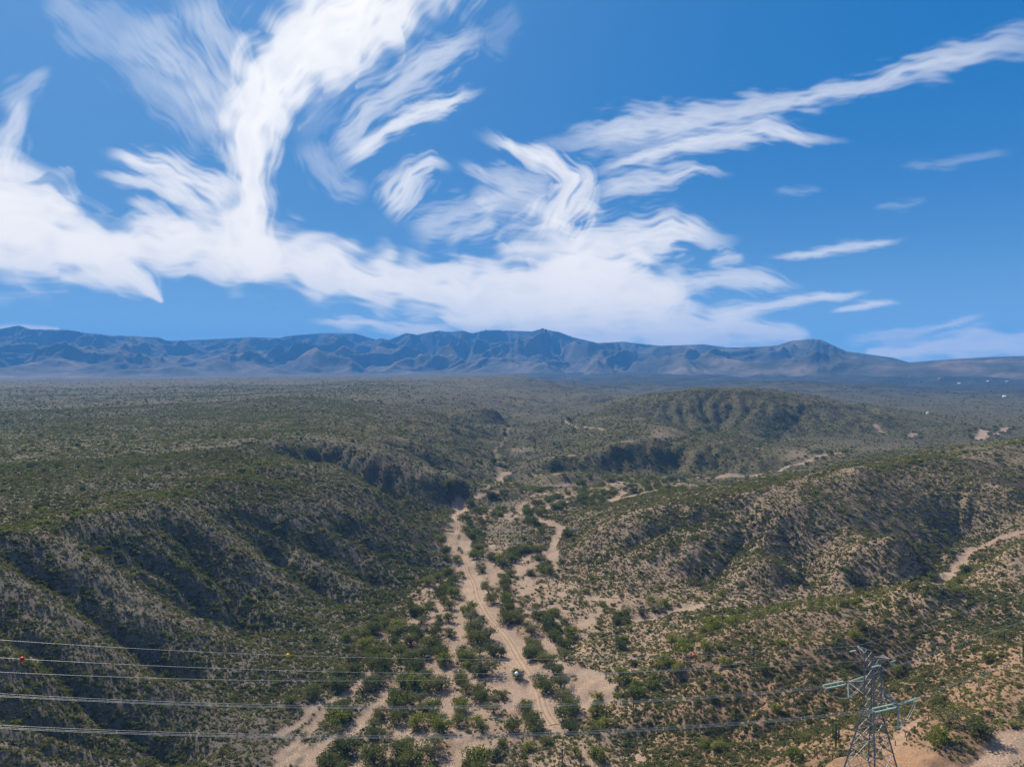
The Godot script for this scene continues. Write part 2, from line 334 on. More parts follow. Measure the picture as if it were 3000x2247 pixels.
func paint_sky() -> Image:
	noise("cirrus", FastNoiseLite.TYPE_SIMPLEX_SMOOTH, 11, 3)
	noise("fibre", FastNoiseLite.TYPE_SIMPLEX_SMOOTH, 23)
	var W := 4096
	var H := 2048
	var px := TAU / W
	# whole sky, coarse
	var small := Image.create(W / 8, H / 8, false, Image.FORMAT_RGBF)
	for j in H / 8:
		var el := PI / 2 - (j + 0.5) * px * 8
		for i in W / 8:
			var az := (i + 0.5) * px * 8 - PI
			var c := air(az, maxf(el, 0.0))
			if el > 0.0:
				c = c.lerp(Vector3(0.60, 0.615, 0.63), wisps(az, el) * smoothstep(0.0, 0.1, el))
			else:
				c = Vector3(0.14, 0.13, 0.12)
			c *= SKY_LIGHT
			small.set_pixel(i, j, Color(c.x, c.y, c.z))
	small.resize(W, H, Image.INTERPOLATE_BILINEAR)
	# the part with the big streaks, fine
	var x0 := int((PI - 0.92) / px)
	var x1 := int((PI + 0.92) / px)
	var y0 := int((PI / 2 - 0.66) / px)
	var y1 := int((PI / 2 + 0.004) / px)
	var w := x1 - x0
	var h := y1 - y0
	var cover := PackedFloat32Array()
	cover.resize(w * h)
	var fib: FastNoiseLite = noises.fibre
	for st in cirrus:
		var dens: float = st[0]
		var fz: float = st[1]
		var p := PackedVector2Array()
		var hw := PackedFloat32Array()
		var k := 2
		while k < st.size():
			p.append(Vector2(st[k] * 0.001, st[k + 1] * 0.001))
			hw.append(maxf(st[k + 2], 1.0) * 0.001)
			k += 3
		var lo := p[0]
		var hi := p[0]
		var wide := 0.0
		for q in p.size():
			lo = lo.min(p[q])
			hi = hi.max(p[q])
			wide = maxf(wide, hw[q])
		var total := 0.0
		for q in p.size() - 1:
			total += (p[q + 1] - p[q]).length()
		var pad := wide * 2.3 + 0.012
		var ia := maxi(0, int((lo.x - pad + PI) / px) - x0)
		var ib := mini(w - 1, int((hi.x + pad + PI) / px) - x0)
		var ja := maxi(0, int((PI / 2 - hi.y - pad) / px) - y0)
		var jb := mini(h - 1, int((PI / 2 - lo.y + pad) / px) - y0)
		for j in range(ja, jb + 1):
			var el := PI / 2 - (j + y0 + 0.5) * px
			for i in range(ia, ib + 1):
				var az := (i + x0 + 0.5) * px - PI
				var here := Vector2(az, el)
				# drift the outline a little so that edges fray
				here += Vector2(fib.get_noise_2d(az * 14.0, el * 14.0), fib.get_noise_2d(az * 14.0 + 50.0, el * 14.0)) * minf(0.25 * wide, 0.007)
				here += Vector2(fib.get_noise_2d(az * 45.0, el * 45.0 + 9.0), fib.get_noise_2d(az * 45.0 + 50.0, el * 45.0)) * minf(0.2 * wide, 0.0010)
				var best := 99.0
				var s_best := 0.0
				var t_best := 0.0
				var w_best := 0.01
				var run := 0.0
				for q in p.size() - 1:
					var a := p[q]
					var ab := p[q + 1] - a
					var len := ab.length()
					var u := clampf((here - a).dot(ab) / (len * len), 0.0, 1.0)
					var off := here - (a + ab * u)
					var wq := lerpf(hw[q], hw[q + 1], u)
					var d := off.length() / wq
					if d < best:
						best = d
						s_best = run + u * len
						w_best = wq
						t_best = off.length() * signf(ab.cross(off))
					run += len
				if best > 2.3:
					continue
				var ends := minf(s_best, total - s_best) / total
				var rel := t_best / maxf(w_best, 0.004)
				var lean := t_best + (0.2 * s_best if fz > 1.25 else 0.05 * s_best)
				var n := 0.22 * fib.get_noise_2d(s_best * 14.0 + dens * 70.0, rel * 1.1) + 0.2 * fib.get_noise_2d(s_best * 30.0, rel * 2.6 + dens * 9.0)
				var comb := 1.0 if fz > 1.25 else 0.45
				n += 0.30 * fib.get_noise_2d(s_best * 8.0 + dens * 90.0, lean * 45.0) + comb * (0.28 * fib.get_noise_2d(s_best * 11.0, lean * 150.0 + dens * 50.0) + 0.22 * fib.get_noise_2d(s_best * 26.0, lean * 360.0))
				n = n * 0.9 + 0.22 * fib.get_noise_2d(az * 22.0 + dens * 31.0, el * 30.0)
				var a_ := dens * smoothstep(1.05 + 0.32 * fz, 0.80 - 0.50 * fz, best + n * 0.95 * fz)
				if fz > 1.25:
					a_ *= smoothstep(-0.02, 0.22, ends)
				a_ *= clampf(0.92 + n * 0.55 * (fz - 0.6), 0.0, 1.08)
				var at := j * w + i
				cover[at] = 1.0 - (1.0 - cover[at]) * (1.0 - clampf(a_, 0.0, 0.985))
	for j in h:
		var el := PI / 2 - (j + y0 + 0.5) * px
		for i in w:
			var az := (i + x0 + 0.5) * px - PI
			var at := j * w + i
			var away := clampf(maxf((absf(az) - 0.68) / 0.2, (el - 0.50) / 0.14), 0.0, 1.0)
			var cv := maxf(cover[at] * (1.0 - smoothstep(0.6, 1.0, away)), wisps(az, el) * smoothstep(0.0, 0.8, away))
			var c := air(az, maxf(el, 0.0))
			var white := Vector3(0.70, 0.66, 0.625).lerp(Vector3(0.70, 0.685, 0.67), smoothstep(0.02, 0.35, el))
			c = c.lerp(white, cv * 0.98)
			if el > 0.0:
				c *= SKY_LIGHT
				small.set_pixel(i + x0, j + y0, Color(c.x, c.y, c.z))
	# a panorama begins straight ahead: turn the picture by half
	var turned := Image.create(W, H, false, Image.FORMAT_RGBF)
	turned.blit_rect(small, Rect2i(W / 2, 0, W / 2, H), Vector2i(0, 0))
	turned.blit_rect(small, Rect2i(0, 0, W / 2, H), Vector2i(W / 2, 0))
	return turned


# ---------------------------------------------------------------- lie of the land

func solve_land() -> void:
	# smooth surface through the surveyed points (multiquadric in azimuth and log distance)
	var n := survey.size() / 3
	var a := PackedFloat32Array()
	var b := PackedFloat32Array()
	var mean := 0.0
	for i in n:
		a.append(atan2(survey[3 * i], -survey[3 * i + 2]))
		b.append(log(Vector2(survey[3 * i], survey[3 * i + 2]).length()))
		mean += survey[3 * i + 1] / n
	var rows: Array[PackedFloat64Array] = []
	for i in n:
		var r := PackedFloat64Array()
		r.resize(n + 1)
		for j in n:
			r[j] = sqrt((a[i] - a[j]) ** 2 + (b[i] - b[j]) ** 2 + 0.000196)
		r[n] = survey[3 * i + 1] - mean
		rows.append(r)
	for c in n:
		var p := c
		for i in range(c + 1, n):
			if absf(rows[i][c]) > absf(rows[p][c]):
				p = i
		var keep := rows[p]
		rows[p] = rows[c]
		rows[c] = keep
		var inv := 1.0 / keep[c]
		for i in range(c + 1, n):
			var r := rows[i]
			var f := r[c] * inv
			if f != 0.0:
				for j in range(c, n + 1):
					r[j] -= f * keep[j]
				rows[i] = r
	var w := PackedFloat64Array()
	w.resize(n)
	for c in range(n - 1, -1, -1):
		var r := rows[c]
		var v := r[n]
		for j in range(c + 1, n):
			v -= r[j] * w[j]
		w[c] = v / r[c]
	coarse.resize(CAN * CBN)
	for j in CBN:
		var bb := CB0 + j * CDB
		for i in CAN:
			var aa := CA0 + i * CDA
			var v := mean
			for k in n:
				var da := aa - a[k]
				var db := bb - b[k]
				v += w[k] * sqrt(da * da + db * db + 0.000196)
			coarse[j * CAN + i] = clampf(v, -5.0, 95.0)


func cubic(a: float, b: float, c: float, d: float, t: float) -> float:
	return b + 0.5 * t * (c - a + t * (2.0 * a - 5.0 * b + 4.0 * c - d + t * (3.0 * (b - c) + d - a)))


func smooth_height(az: float, b: float) -> float:
	var fx := clampf((az - CA0) / CDA, 1.0, CAN - 3.001)
	var fy := clampf((b - CB0) / CDB, 1.0, CBN - 3.001)
	var i := int(fx)
	var j := int(fy)
	var u := fx - i
	var at := (j - 1) * CAN + i
	var r0 := cubic(coarse[at - 1], coarse[at], coarse[at + 1], coarse[at + 2], u)
	at += CAN
	var r1 := cubic(coarse[at - 1], coarse[at], coarse[at + 1], coarse[at + 2], u)
	at += CAN
	var r2 := cubic(coarse[at - 1], coarse[at], coarse[at + 1], coarse[at + 2], u)
	at += CAN
	var r3 := cubic(coarse[at - 1], coarse[at], coarse[at + 1], coarse[at + 2], u)
	return cubic(r0, r1, r2, r3, fy - j)


func spurs(x: float, z: float, right: float, f: float) -> float:
	var m: FastNoiseLite = noises.spur
	var out := 0.0
	if right < 1.0:
		out += (1.0 - right) * (0.5 - absf(m.get_noise_2d(x * 0.0028 * f, (z * 0.017 + x * 0.002) * f)) * 2.0)
		out += (1.0 - right) * 0.30 * (0.5 - absf(m.get_noise_2d(x * 0.009 * f + 40.0, (z * 0.048 + x * 0.006) * f)) * 1.8)
	if right > 0.0:
		var p := (x * 0.80 - z * 0.60) * f
		var q := (x * 0.60 + z * 0.80) * f
		out += right * (0.5 - absf(m.get_noise_2d(p * 0.0034 + 9.0, q * 0.016)) * 2.0)
		out += right * 0.30 * (0.5 - absf(m.get_noise_2d(p * 0.010 + 70.0, q * 0.046)) * 1.8)
	return out


func land(az: float, b: float) -> Vector2:
	# x: height, y: steepness of the smooth surface
	var r := exp(b)
	var x := r * sin(az)
	var z := -r * cos(az)
	var h := smooth_height(az, b)
	var gx := (smooth_height(az + 0.012, b) - h) / (0.012 * r)
	var gz := (smooth_height(az, b + 0.012) - h) / (0.012 * r)
	var s := sqrt(gx * gx + gz * gz)
	var hill := smoothstep(0.03, 0.15, s)
	var n: FastNoiseLite = noises.land
	var m: FastNoiseLite = noises.spur
	var wx := n.get_noise_2d(x * 0.011, z * 0.011) * 10.0
	var wz := n.get_noise_2d(x * 0.011 + 80.0, z * 0.011) * 10.0
	# spurs run down to the wash: eastwards on the left, south-west on the right
	var right := smoothstep(-0.04, 0.10, az)
	var spur := spurs(x + wx, z + wz, right, 1.0)
	if r > 600.0:
		spur = lerpf(spur, spurs(x + wx * 2.0, z + wz * 2.0, right, 0.5), smoothstep(600.0, 1000.0, r))
	h += hill * lerpf(1.5, 3.4, smoothstep(500.0, 1500.0, r)) * spur
	h += hill * smoothstep(450.0, 800.0, r) * 1.6 * n.get_noise_2d(x * 0.045 + 21.0, z * 0.045)
	h += n.get_noise_2d(x * 0.03 + 13.0, z * 0.03) * lerpf(0.3, 0.6, hill) + n.get_noise_2d(x * 0.11, z * 0.11 + 5.0) * lerpf(0.12, 0.3, hill)
	if r > 1200.0:
		var far := smoothstep(1200.0, 3200.0, r)
		var foot := smoothstep(2500.0, 3600.0, r) * smoothstep(-0.05, 0.08, az) * smoothstep(0.62, 0.42, az)
		h += foot * 26.0 * (0.35 - absf(m.get_noise_2d(x * 0.0022, z * 0.0016)) * 1.6)
		h += far * 9.0 * n.get_noise_2d(x * 0.0042, z * 0.0042 + 30.0) + far * 1.5 * m.get_noise_2d(x * 0.012, z * 0.012)
	return Vector2(h, s)


func sheet_at(field: PackedFloat32Array, x: float, z: float) -> float:
	var fx := clampf((atan2(x, -z) - AZ0) / DAZ, 0.0, AZN - 1.001)
	var fy := clampf((0.5 * log(x * x + z * z) - B0) / DB, 0.0, BN - 1.001)
	var i := int(fx)
	var j := int(fy)
	var u := fx - i
	var v := fy - j
	var at := j * AZN + i
	return lerpf(lerpf(field[at], field[at + 1], u), lerpf(field[at + AZN], field[at + AZN + 1], u), v)


func on_ground(x: float, z: float) -> Vector3:
	return Vector3(x, sheet_at(ground_y, x, z), z)


func along(course: Array, first: int, reach: float, mark: Callable) -> void:
	# calls mark(grid index, distance from the course, x, z) for every ground vertex within reach of a polyline
	var best := {}
	var k := first
	while k + 3 < course.size():
		var a := Vector2(course[k], course[k + 1])
		var b := Vector2(course[k + 2], course[k + 3])
		k += 2
		var lo_az := 9.0
		var hi_az := -9.0
		var lo_b := 99.0
		var hi_b := -99.0
		for e in [a, b]:
			for c in [Vector2(-reach, -reach), Vector2(reach, -reach), Vector2(-reach, reach), Vector2(reach, reach)]:
				var p: Vector2 = e + c
				var az := atan2(p.x, -p.y)
				lo_az = minf(lo_az, az)
				hi_az = maxf(hi_az, az)
				lo_b = minf(lo_b, log(p.length()))
				hi_b = maxf(hi_b, log(p.length()))
		var ab := b - a
		var l2 := maxf(ab.length_squared(), 0.01)
		for j in range(maxi(0, int((lo_b - B0) / DB)), mini(BN - 1, int((hi_b - B0) / DB) + 1) + 1):
			var r := exp(B0 + j * DB)
			for i in range(maxi(0, int((lo_az - AZ0) / DAZ)), mini(AZN - 1, int((hi_az - AZ0) / DAZ) + 1) + 1):
				var az := AZ0 + i * DAZ
				var p := Vector2(r * sin(az), -r * cos(az))
				var u := clampf((p - a).dot(ab) / l2, 0.0, 1.0)
				var d := (p - a - ab * u).length()
				if d < reach:
					var at := j * AZN + i
					if d < best.get(at, 1e9):
						best[at] = d
	for at in best:
		mark.call(at, best[at])


func grid_xz(at: int) -> Vector2:
	var r := exp(B0 + (at / AZN) * DB)
	var az := AZ0 + (at % AZN) * DAZ
	return Vector2(r * sin(az), -r * cos(az))


func erode(passes: int, strength: float) -> void:
	# running water: every spot drains to its lowest neighbour, and streams cut down the more the larger their catchment
	var nx := AZN / 2
	var ny := BN / 2
	var n := nx * ny
	var h := PackedFloat32Array()
	h.resize(n)
	for j in ny:
		for i in nx:
			h[j * nx + i] = ground_y[2 * j * AZN + 2 * i]
	var start := h.duplicate()
	var size := PackedFloat32Array()
	for j in ny:
		size.append(exp(B0 + 2 * j * DB))
	var sx := 2.0 * DAZ
	var sy := 2.0 * DB
	var sd := sqrt(sx * sx + sy * sy)
	var step := [-1, 1, -nx, nx, -nx - 1, -nx + 1, nx - 1, nx + 1]
	var dist := [sx, sx, sy, sy, sd, sd, sd, sd]
	var into := PackedInt32Array()
	into.resize(n)
	var gap := PackedFloat32Array()
	gap.resize(n)
	var area := PackedFloat32Array()
	area.resize(n)
	for p in passes:
		var count := PackedInt32Array()
		count.resize(4098)
		for j in ny:
			for i in nx:
				var at := j * nx + i
				into[at] = at
				area[at] = size[j] * size[j] * sx * sy
				count[clampi(int((h[at] + 20.0) * 32.0), 0, 4095) + 1] += 1
				if i == 0 or j == 0 or i == nx - 1 or j == ny - 1:
					continue
				var best := 0.0
				var h0 := h[at]
				for k in 8:
					var d: float = (h0 - h[at + step[k]]) / dist[k]
					if d > best:
						best = d
						into[at] = at + step[k]
						gap[at] = dist[k] * size[j]
		for k in 4096:
			count[k + 1] += count[k]
		var order := PackedInt32Array()
		order.resize(n)
		for at in n:
			var k := clampi(int((h[at] + 20.0) * 32.0), 0, 4095)
			order[count[k]] = at
			count[k] += 1
		for k in range(n - 1, -1, -1):
			var at := order[k]
			if into[at] != at:
				area[into[at]] += area[at]
		for k in n:
			var at := order[k]
			var to := into[at]
			if to != at:
				var far: float = size[at / nx]
				var f := strength * (1.0 + clampf((far - 500.0) / 350.0, 0.0, 3.5)) * sqrt(minf(area[at], 9000.0 + far * 15.0)) / gap[at]
				h[at] = (h[at] + f * minf(h[to], h[at])) / (1.0 + f)
	for at in n:
		h[at] -= start[at]
	var soft := h.duplicate()
	for j in range(1, ny - 1):
		for i in range(1, nx - 1):
			var at := j * nx + i
			soft[at] = 0.3 * h[at] + 0.11 * (h[at - 1] + h[at + 1]) + 0.14 * (h[at - nx] + h[at + nx]) + 0.05 * (h[at - nx - 1] + h[at - nx + 1] + h[at + nx - 1] + h[at + nx + 1])
	for j in BN:
		var fy := minf(j * 0.5, ny - 1.001)
		var jj := int(fy)
		var v := fy - jj
		for i in AZN:
			var fx := minf(i * 0.5, nx - 1.001)
			var ii := int(fx)
			var u := fx - ii
			var at := jj * nx + ii
			var d := lerpf(lerpf(soft[at], soft[at + 1], u), lerpf(soft[at + nx], soft[at + nx + 1], u), v)
			ground_y[j * AZN + i] += maxf(d, -11.0)


func shape_land() -> void:
	noise("land", FastNoiseLite.TYPE_SIMPLEX_SMOOTH, 5)
	noise("spur", FastNoiseLite.TYPE_SIMPLEX_SMOOTH, 17)
	noise("soil", FastNoiseLite.TYPE_SIMPLEX_SMOOTH, 31)
	solve_land()
	say("land solved")
	ground_y.resize(AZN * BN)
	steep.resize(AZN * BN)
	bare.resize(AZN * BN)
	bank.resize(AZN * BN)
	lush.resize(AZN * BN)
	moist.resize(AZN * BN)
	for j in BN:
		for i in AZN:
			var v := land(AZ0 + i * DAZ, B0 + j * DB)
			ground_y[j * AZN + i] = v.x
			steep[j * AZN + i] = v.y
	say("heights")
	var n: FastNoiseLite = noises.soil
	for g in gullies:
		var wide: float = g[0] * 1.6
		var deep: float = g[1] * 0.8
		along(g, 2, wide * 1.8, func(at: int, d: float) -> void:
			var p := grid_xz(at)
			var t := clampf((d + n.get_noise_2d(p.x * 0.05, p.y * 0.05) * wide * 0.22) / (wide * 1.5), 0.0, 1.0)
			ground_y[at] -= deep * (1.0 - t) * (1.0 - t) * (1.0 + 0.3 * n.get_noise_2d(p.x * 0.03, p.y * 0.03)))
		along(g, 2, 16.0, func(at: int, d: float) -> void: moist[at] = maxf(moist[at], smoothstep(16.0, 5.0, d)))
	erode(7, 0.032)
	say("eroded")
	for l in thickets:
		var reach: float = l[0] * 1.3
		along(l, 1, reach, func(at: int, d: float) -> void: moist[at] = maxf(moist[at], smoothstep(reach, reach * 0.4, d)))
	for l in green_crests:
		var reach: float = l[0]
		along(l, 1, reach, func(at: int, d: float) -> void: lush[at] = maxf(lush[at], smoothstep(reach, reach * 0.4, d)))
	for c in channels:
		var wide: float = c[0]
		var strong: float = c[1]
		along(c, 2, wide * 0.5 + 16.0, func(at: int, d: float) -> void:
			var p := grid_xz(at)
			var e := d + n.get_noise_2d(p.x * 0.06, p.y * 0.06) * wide * 0.32 + n.get_noise_2d(p.x * 0.25, p.y * 0.25) * 0.7
			var m := strong * smoothstep(wide * 0.5 + 1.3, wide * 0.5 - 1.0, e)
			bare[at] = maxf(bare[at], m)
			ground_y[at] -= 0.45 * m
			bank[at] = maxf(bank[at], smoothstep(wide * 0.5 + 16.0, wide * 0.5 + 4.0, d)))
	# patches swept bare between the shrubs of the sandy flat
	for at in AZN * BN:
		if steep[at] < 0.09:
			var p := grid_xz(at)
			var r := p.length()
			var az := atan2(p.x, -p.y)
			if r > 190.0 and r < 1000.0 and az > -0.16 and az < 0.24:
				var v := n.get_noise_2d((p.x + 0.3 * p.y) * 0.085, p.y * 0.036) + 0.7 * n.get_noise_2d(p.x * 0.24 + 9.0, p.y * 0.13)
				bare[at] = maxf(bare[at], 0.8 * smoothstep(0.22, 0.48, v) * smoothstep(0.09, 0.05, steep[at]) * smoothstep(1000.0, 700.0, r) * smoothstep(-0.16, -0.10, az) * smoothstep(0.24, 0.17, az))
	# level pad and graded road by the tower
	along([0, 0, 76, -156, 78, -153], 2, 13.0, func(at: int, d: float) -> void:
		ground_y[at] = lerpf(ground_y[at], TOWER_BASE, smoothstep(13.0, 6.0, d))
		bare[at] = maxf(bare[at], 0.95 * smoothstep(9.5, 6.5, d + 2.0 * n.get_noise_2d(grid_xz(at).x * 0.2, grid_xz(at).y * 0.2))))
	say("washes and gullies cut")


func soil_color(at: int, x: float, z: float, r: float) -> Color:
	var n: FastNoiseLite = noises.soil
	var az := atan2(x, -z)
	var big := n.get_noise_2d(x * 0.012, z * 0.012)
	var mid := n.get_noise_2d(x * 0.05 + 7.0, z * 0.05)
	var fine := n.get_noise_2d(x * 0.35, z * 0.35 + 3.0)
	var gravel := Vector3(0.212, 0.184, 0.150)
	var tan_soil := Vector3(0.43, 0.315, 0.23)
	var red_soil := Vector3(0.37, 0.235, 0.150)
	var right := smoothstep(-0.06, 0.08, az + 0.04 * big)
	var flat := 1.0 - smoothstep(0.04, 0.12, steep[at] + 0.03 * mid)
	var c := gravel.lerp(tan_soil.lerp(red_soil, smoothstep(0.1, 0.25, az + 0.1 * mid) * smoothstep(330.0, 240.0, r)), maxf(right * smoothstep(900.0, 350.0, r), flat * smoothstep(1100.0, 700.0, r) * smoothstep(-0.28, -0.12, az)) * 0.9)
	# scrub too small in the view to build plant by plant: its own patchy colour stands for it on the farther ground
	var cover := smoothstep(280.0, 900.0, r) * (0.80 + 0.25 * mid + 0.2 * big) * (1.0 - 0.6 * flat * smoothstep(-0.16, -0.08, az) * smoothstep(1150.0, 800.0, r))
	var growth := Vector3(0.118, 0.113, 0.062).lerp(Vector3(0.142, 0.130, 0.060), smoothstep(-0.2, 0.5, n.get_noise_2d(x * 0.006 + 4.0, z * 0.006)))
	var dense := smoothstep(2350.0, 2900.0, r + 500.0 * big) * smoothstep(-0.04, 0.05, az + 0.03 * big)
	growth = growth.lerp(Vector3(0.046, 0.058, 0.042), 0.9 * dense)
	cover = lerpf(cover, 0.94, dense * 0.8)
	if r > 600.0:
		fine = n.get_noise_2d(x * 0.13, z * 0.13 + 3.0)
		cover += fine * 0.25 * smoothstep(600.0, 1500.0, r)
	c = c.lerp(growth, clampf(cover, 0.0, 0.94))
	c *= 1.0 + 0.14 * big + 0.16 * mid + 0.16 * fine
	var pad := smoothstep(26.0, 14.0, Vector2(x - 77.0, z + 155.0).length())
	var sand := Vector3(0.49, 0.365, 0.275).lerp(Vector3(0.43, 0.27, 0.165), pad) * (1.0 + 0.12 * fine + 0.10 * mid)
	c = c.lerp(sand, clampf(bare[at], 0.0, 1.0))
	return Color(c.x, c.y, c.z)


func build_land() -> void:
	var pts := PackedVector3Array()
	var nor := PackedVector3Array()
	var col := PackedColorArray()
	var idx := PackedInt32Array()
	pts.resize(AZN * BN)
	nor.resize(AZN * BN)
	col.resize(AZN * BN)
	for j in BN:
		var r := exp(B0 + j * DB)
		for i in AZN:
			var az := AZ0 + i * DAZ
			var at := j * AZN + i
			pts[at] = Vector3(r * sin(az), ground_y[at], -r * cos(az))
			col[at] = soil_color(at, pts[at].x, pts[at].z, r)
	for j in BN:
		for i in AZN:
			var l := pts[j * AZN + maxi(i - 1, 0)]
			var rr := pts[j * AZN + mini(i + 1, AZN - 1)]
			var d := pts[maxi(j - 1, 0) * AZN + i]
			var u := pts[mini(j + 1, BN - 1) * AZN + i]
			nor[j * AZN + i] = (rr - l).cross(u - d).normalized()
	idx.resize((AZN - 1) * (BN - 1) * 6)
	var k := 0
	for j in BN - 1:
		for i in AZN - 1:
			var at := j * AZN + i
			idx[k] = at
			idx[k + 1] = at + AZN
			idx[k + 2] = at + 1
			idx[k + 3] = at + 1
			idx[k + 4] = at + AZN
			idx[k + 5] = at + AZN + 1
			k += 6
	var arr := []
	arr.resize(Mesh.ARRAY_MAX)
	arr[Mesh.ARRAY_VERTEX] = pts
	arr[Mesh.ARRAY_NORMAL] = nor
	arr[Mesh.ARRAY_COLOR] = col
	arr[Mesh.ARRAY_INDEX] = idx
	var m := ArrayMesh.new()
	m.add_surface_from_arrays(Mesh.PRIMITIVE_TRIANGLES, arr)
	var o := part("desert_ground", m, ground_material(0.05, 0.55), self)
	tag(o, "", "", "", "structure")
	say("ground built")


func ground_material(scale: float, contrast: float) -> StandardMaterial3D:
	var m := StandardMaterial3D.new()
	m.vertex_color_use_as_albedo = true
	m.roughness = 0.95
	m.metallic_specular = 0.2
	var g := Gradient.new()
	g.set_color(0, Color(1.0 - contrast, 1.0 - contrast, 1.0 - contrast))
	g.set_color(1, Color(1, 1, 1))
	var t := NoiseTexture2D.new()
	t.width = 1024
	t.height = 1024
	t.seamless = true
	var n := FastNoiseLite.new()
	n.noise_type = FastNoiseLite.TYPE_SIMPLEX_SMOOTH
	n.frequency = 0.03
	n.fractal_octaves = 5
	n.fractal_gain = 0.65
	n.seed = 77
	t.noise = n
	t.color_ramp = g
	m.albedo_texture = t
	m.uv1_triplanar = true
	m.uv1_world_triplanar = true
	m.uv1_scale = Vector3.ONE * scale
	return m


func build_outer_ground() -> void:
	# the same desert, coarser, round the sides and behind the camera
	var st := SurfaceTool.new()
	st.begin(Mesh.PRIMITIVE_TRIANGLES)
	var n: FastNoiseLite = noises.land
	var rings := 70
	var cols := 120
	for j in rings:
		var r := exp(lerpf(log(20.0), log(9000.0), j / (rings - 1.0)))
		for i in cols:
			var az := lerpf(0.79, TAU - 0.79, i / (cols - 1.0))
			var side := az if az < PI else az - TAU
			var h := smooth_height(clampf(side, -0.8, 0.8), log(r))
			var back := smoothstep(0.8, 1.6, absf(side))
			h = lerpf(h, 14.0, back)
			var x := r * sin(az)
			var z := -r * cos(az)
			h += back * (9.0 * n.get_noise_2d(x * 0.006, z * 0.006) + 2.0 * n.get_noise_2d(x * 0.03, z * 0.03)) - 0.6
			var v := n.get_noise_2d(x * 0.05, z * 0.05)
			st.set_color(Color(0.2 + 0.04 * v, 0.165 + 0.03 * v, 0.12 + 0.02 * v))
			st.add_vertex(Vector3(x, h, z))
	for j in rings - 1:
		for i in cols - 1:
			var at := j * cols + i
			for q in [at, at + 1, at + cols, at + 1, at + cols + 1, at + cols]:
				st.add_index(q)
	st.generate_normals()
	var o := part("outer_ground", st.commit(), ground_material(0.05, 0.5), self)
	tag(o, "", "", "", "structure")


# ---------------------------------------------------------------- mountains

func skyline_at(mrad: float) -> float:
	for i in skyline.size() - 1:
		if mrad < skyline[i + 1][0]:
			var t := clampf((mrad - skyline[i][0]) / (skyline[i + 1][0] - skyline[i][0]), 0.0, 1.0)
			return lerpf(skyline[i][1], skyline[i + 1][1], t)
	return skyline[-1][1]


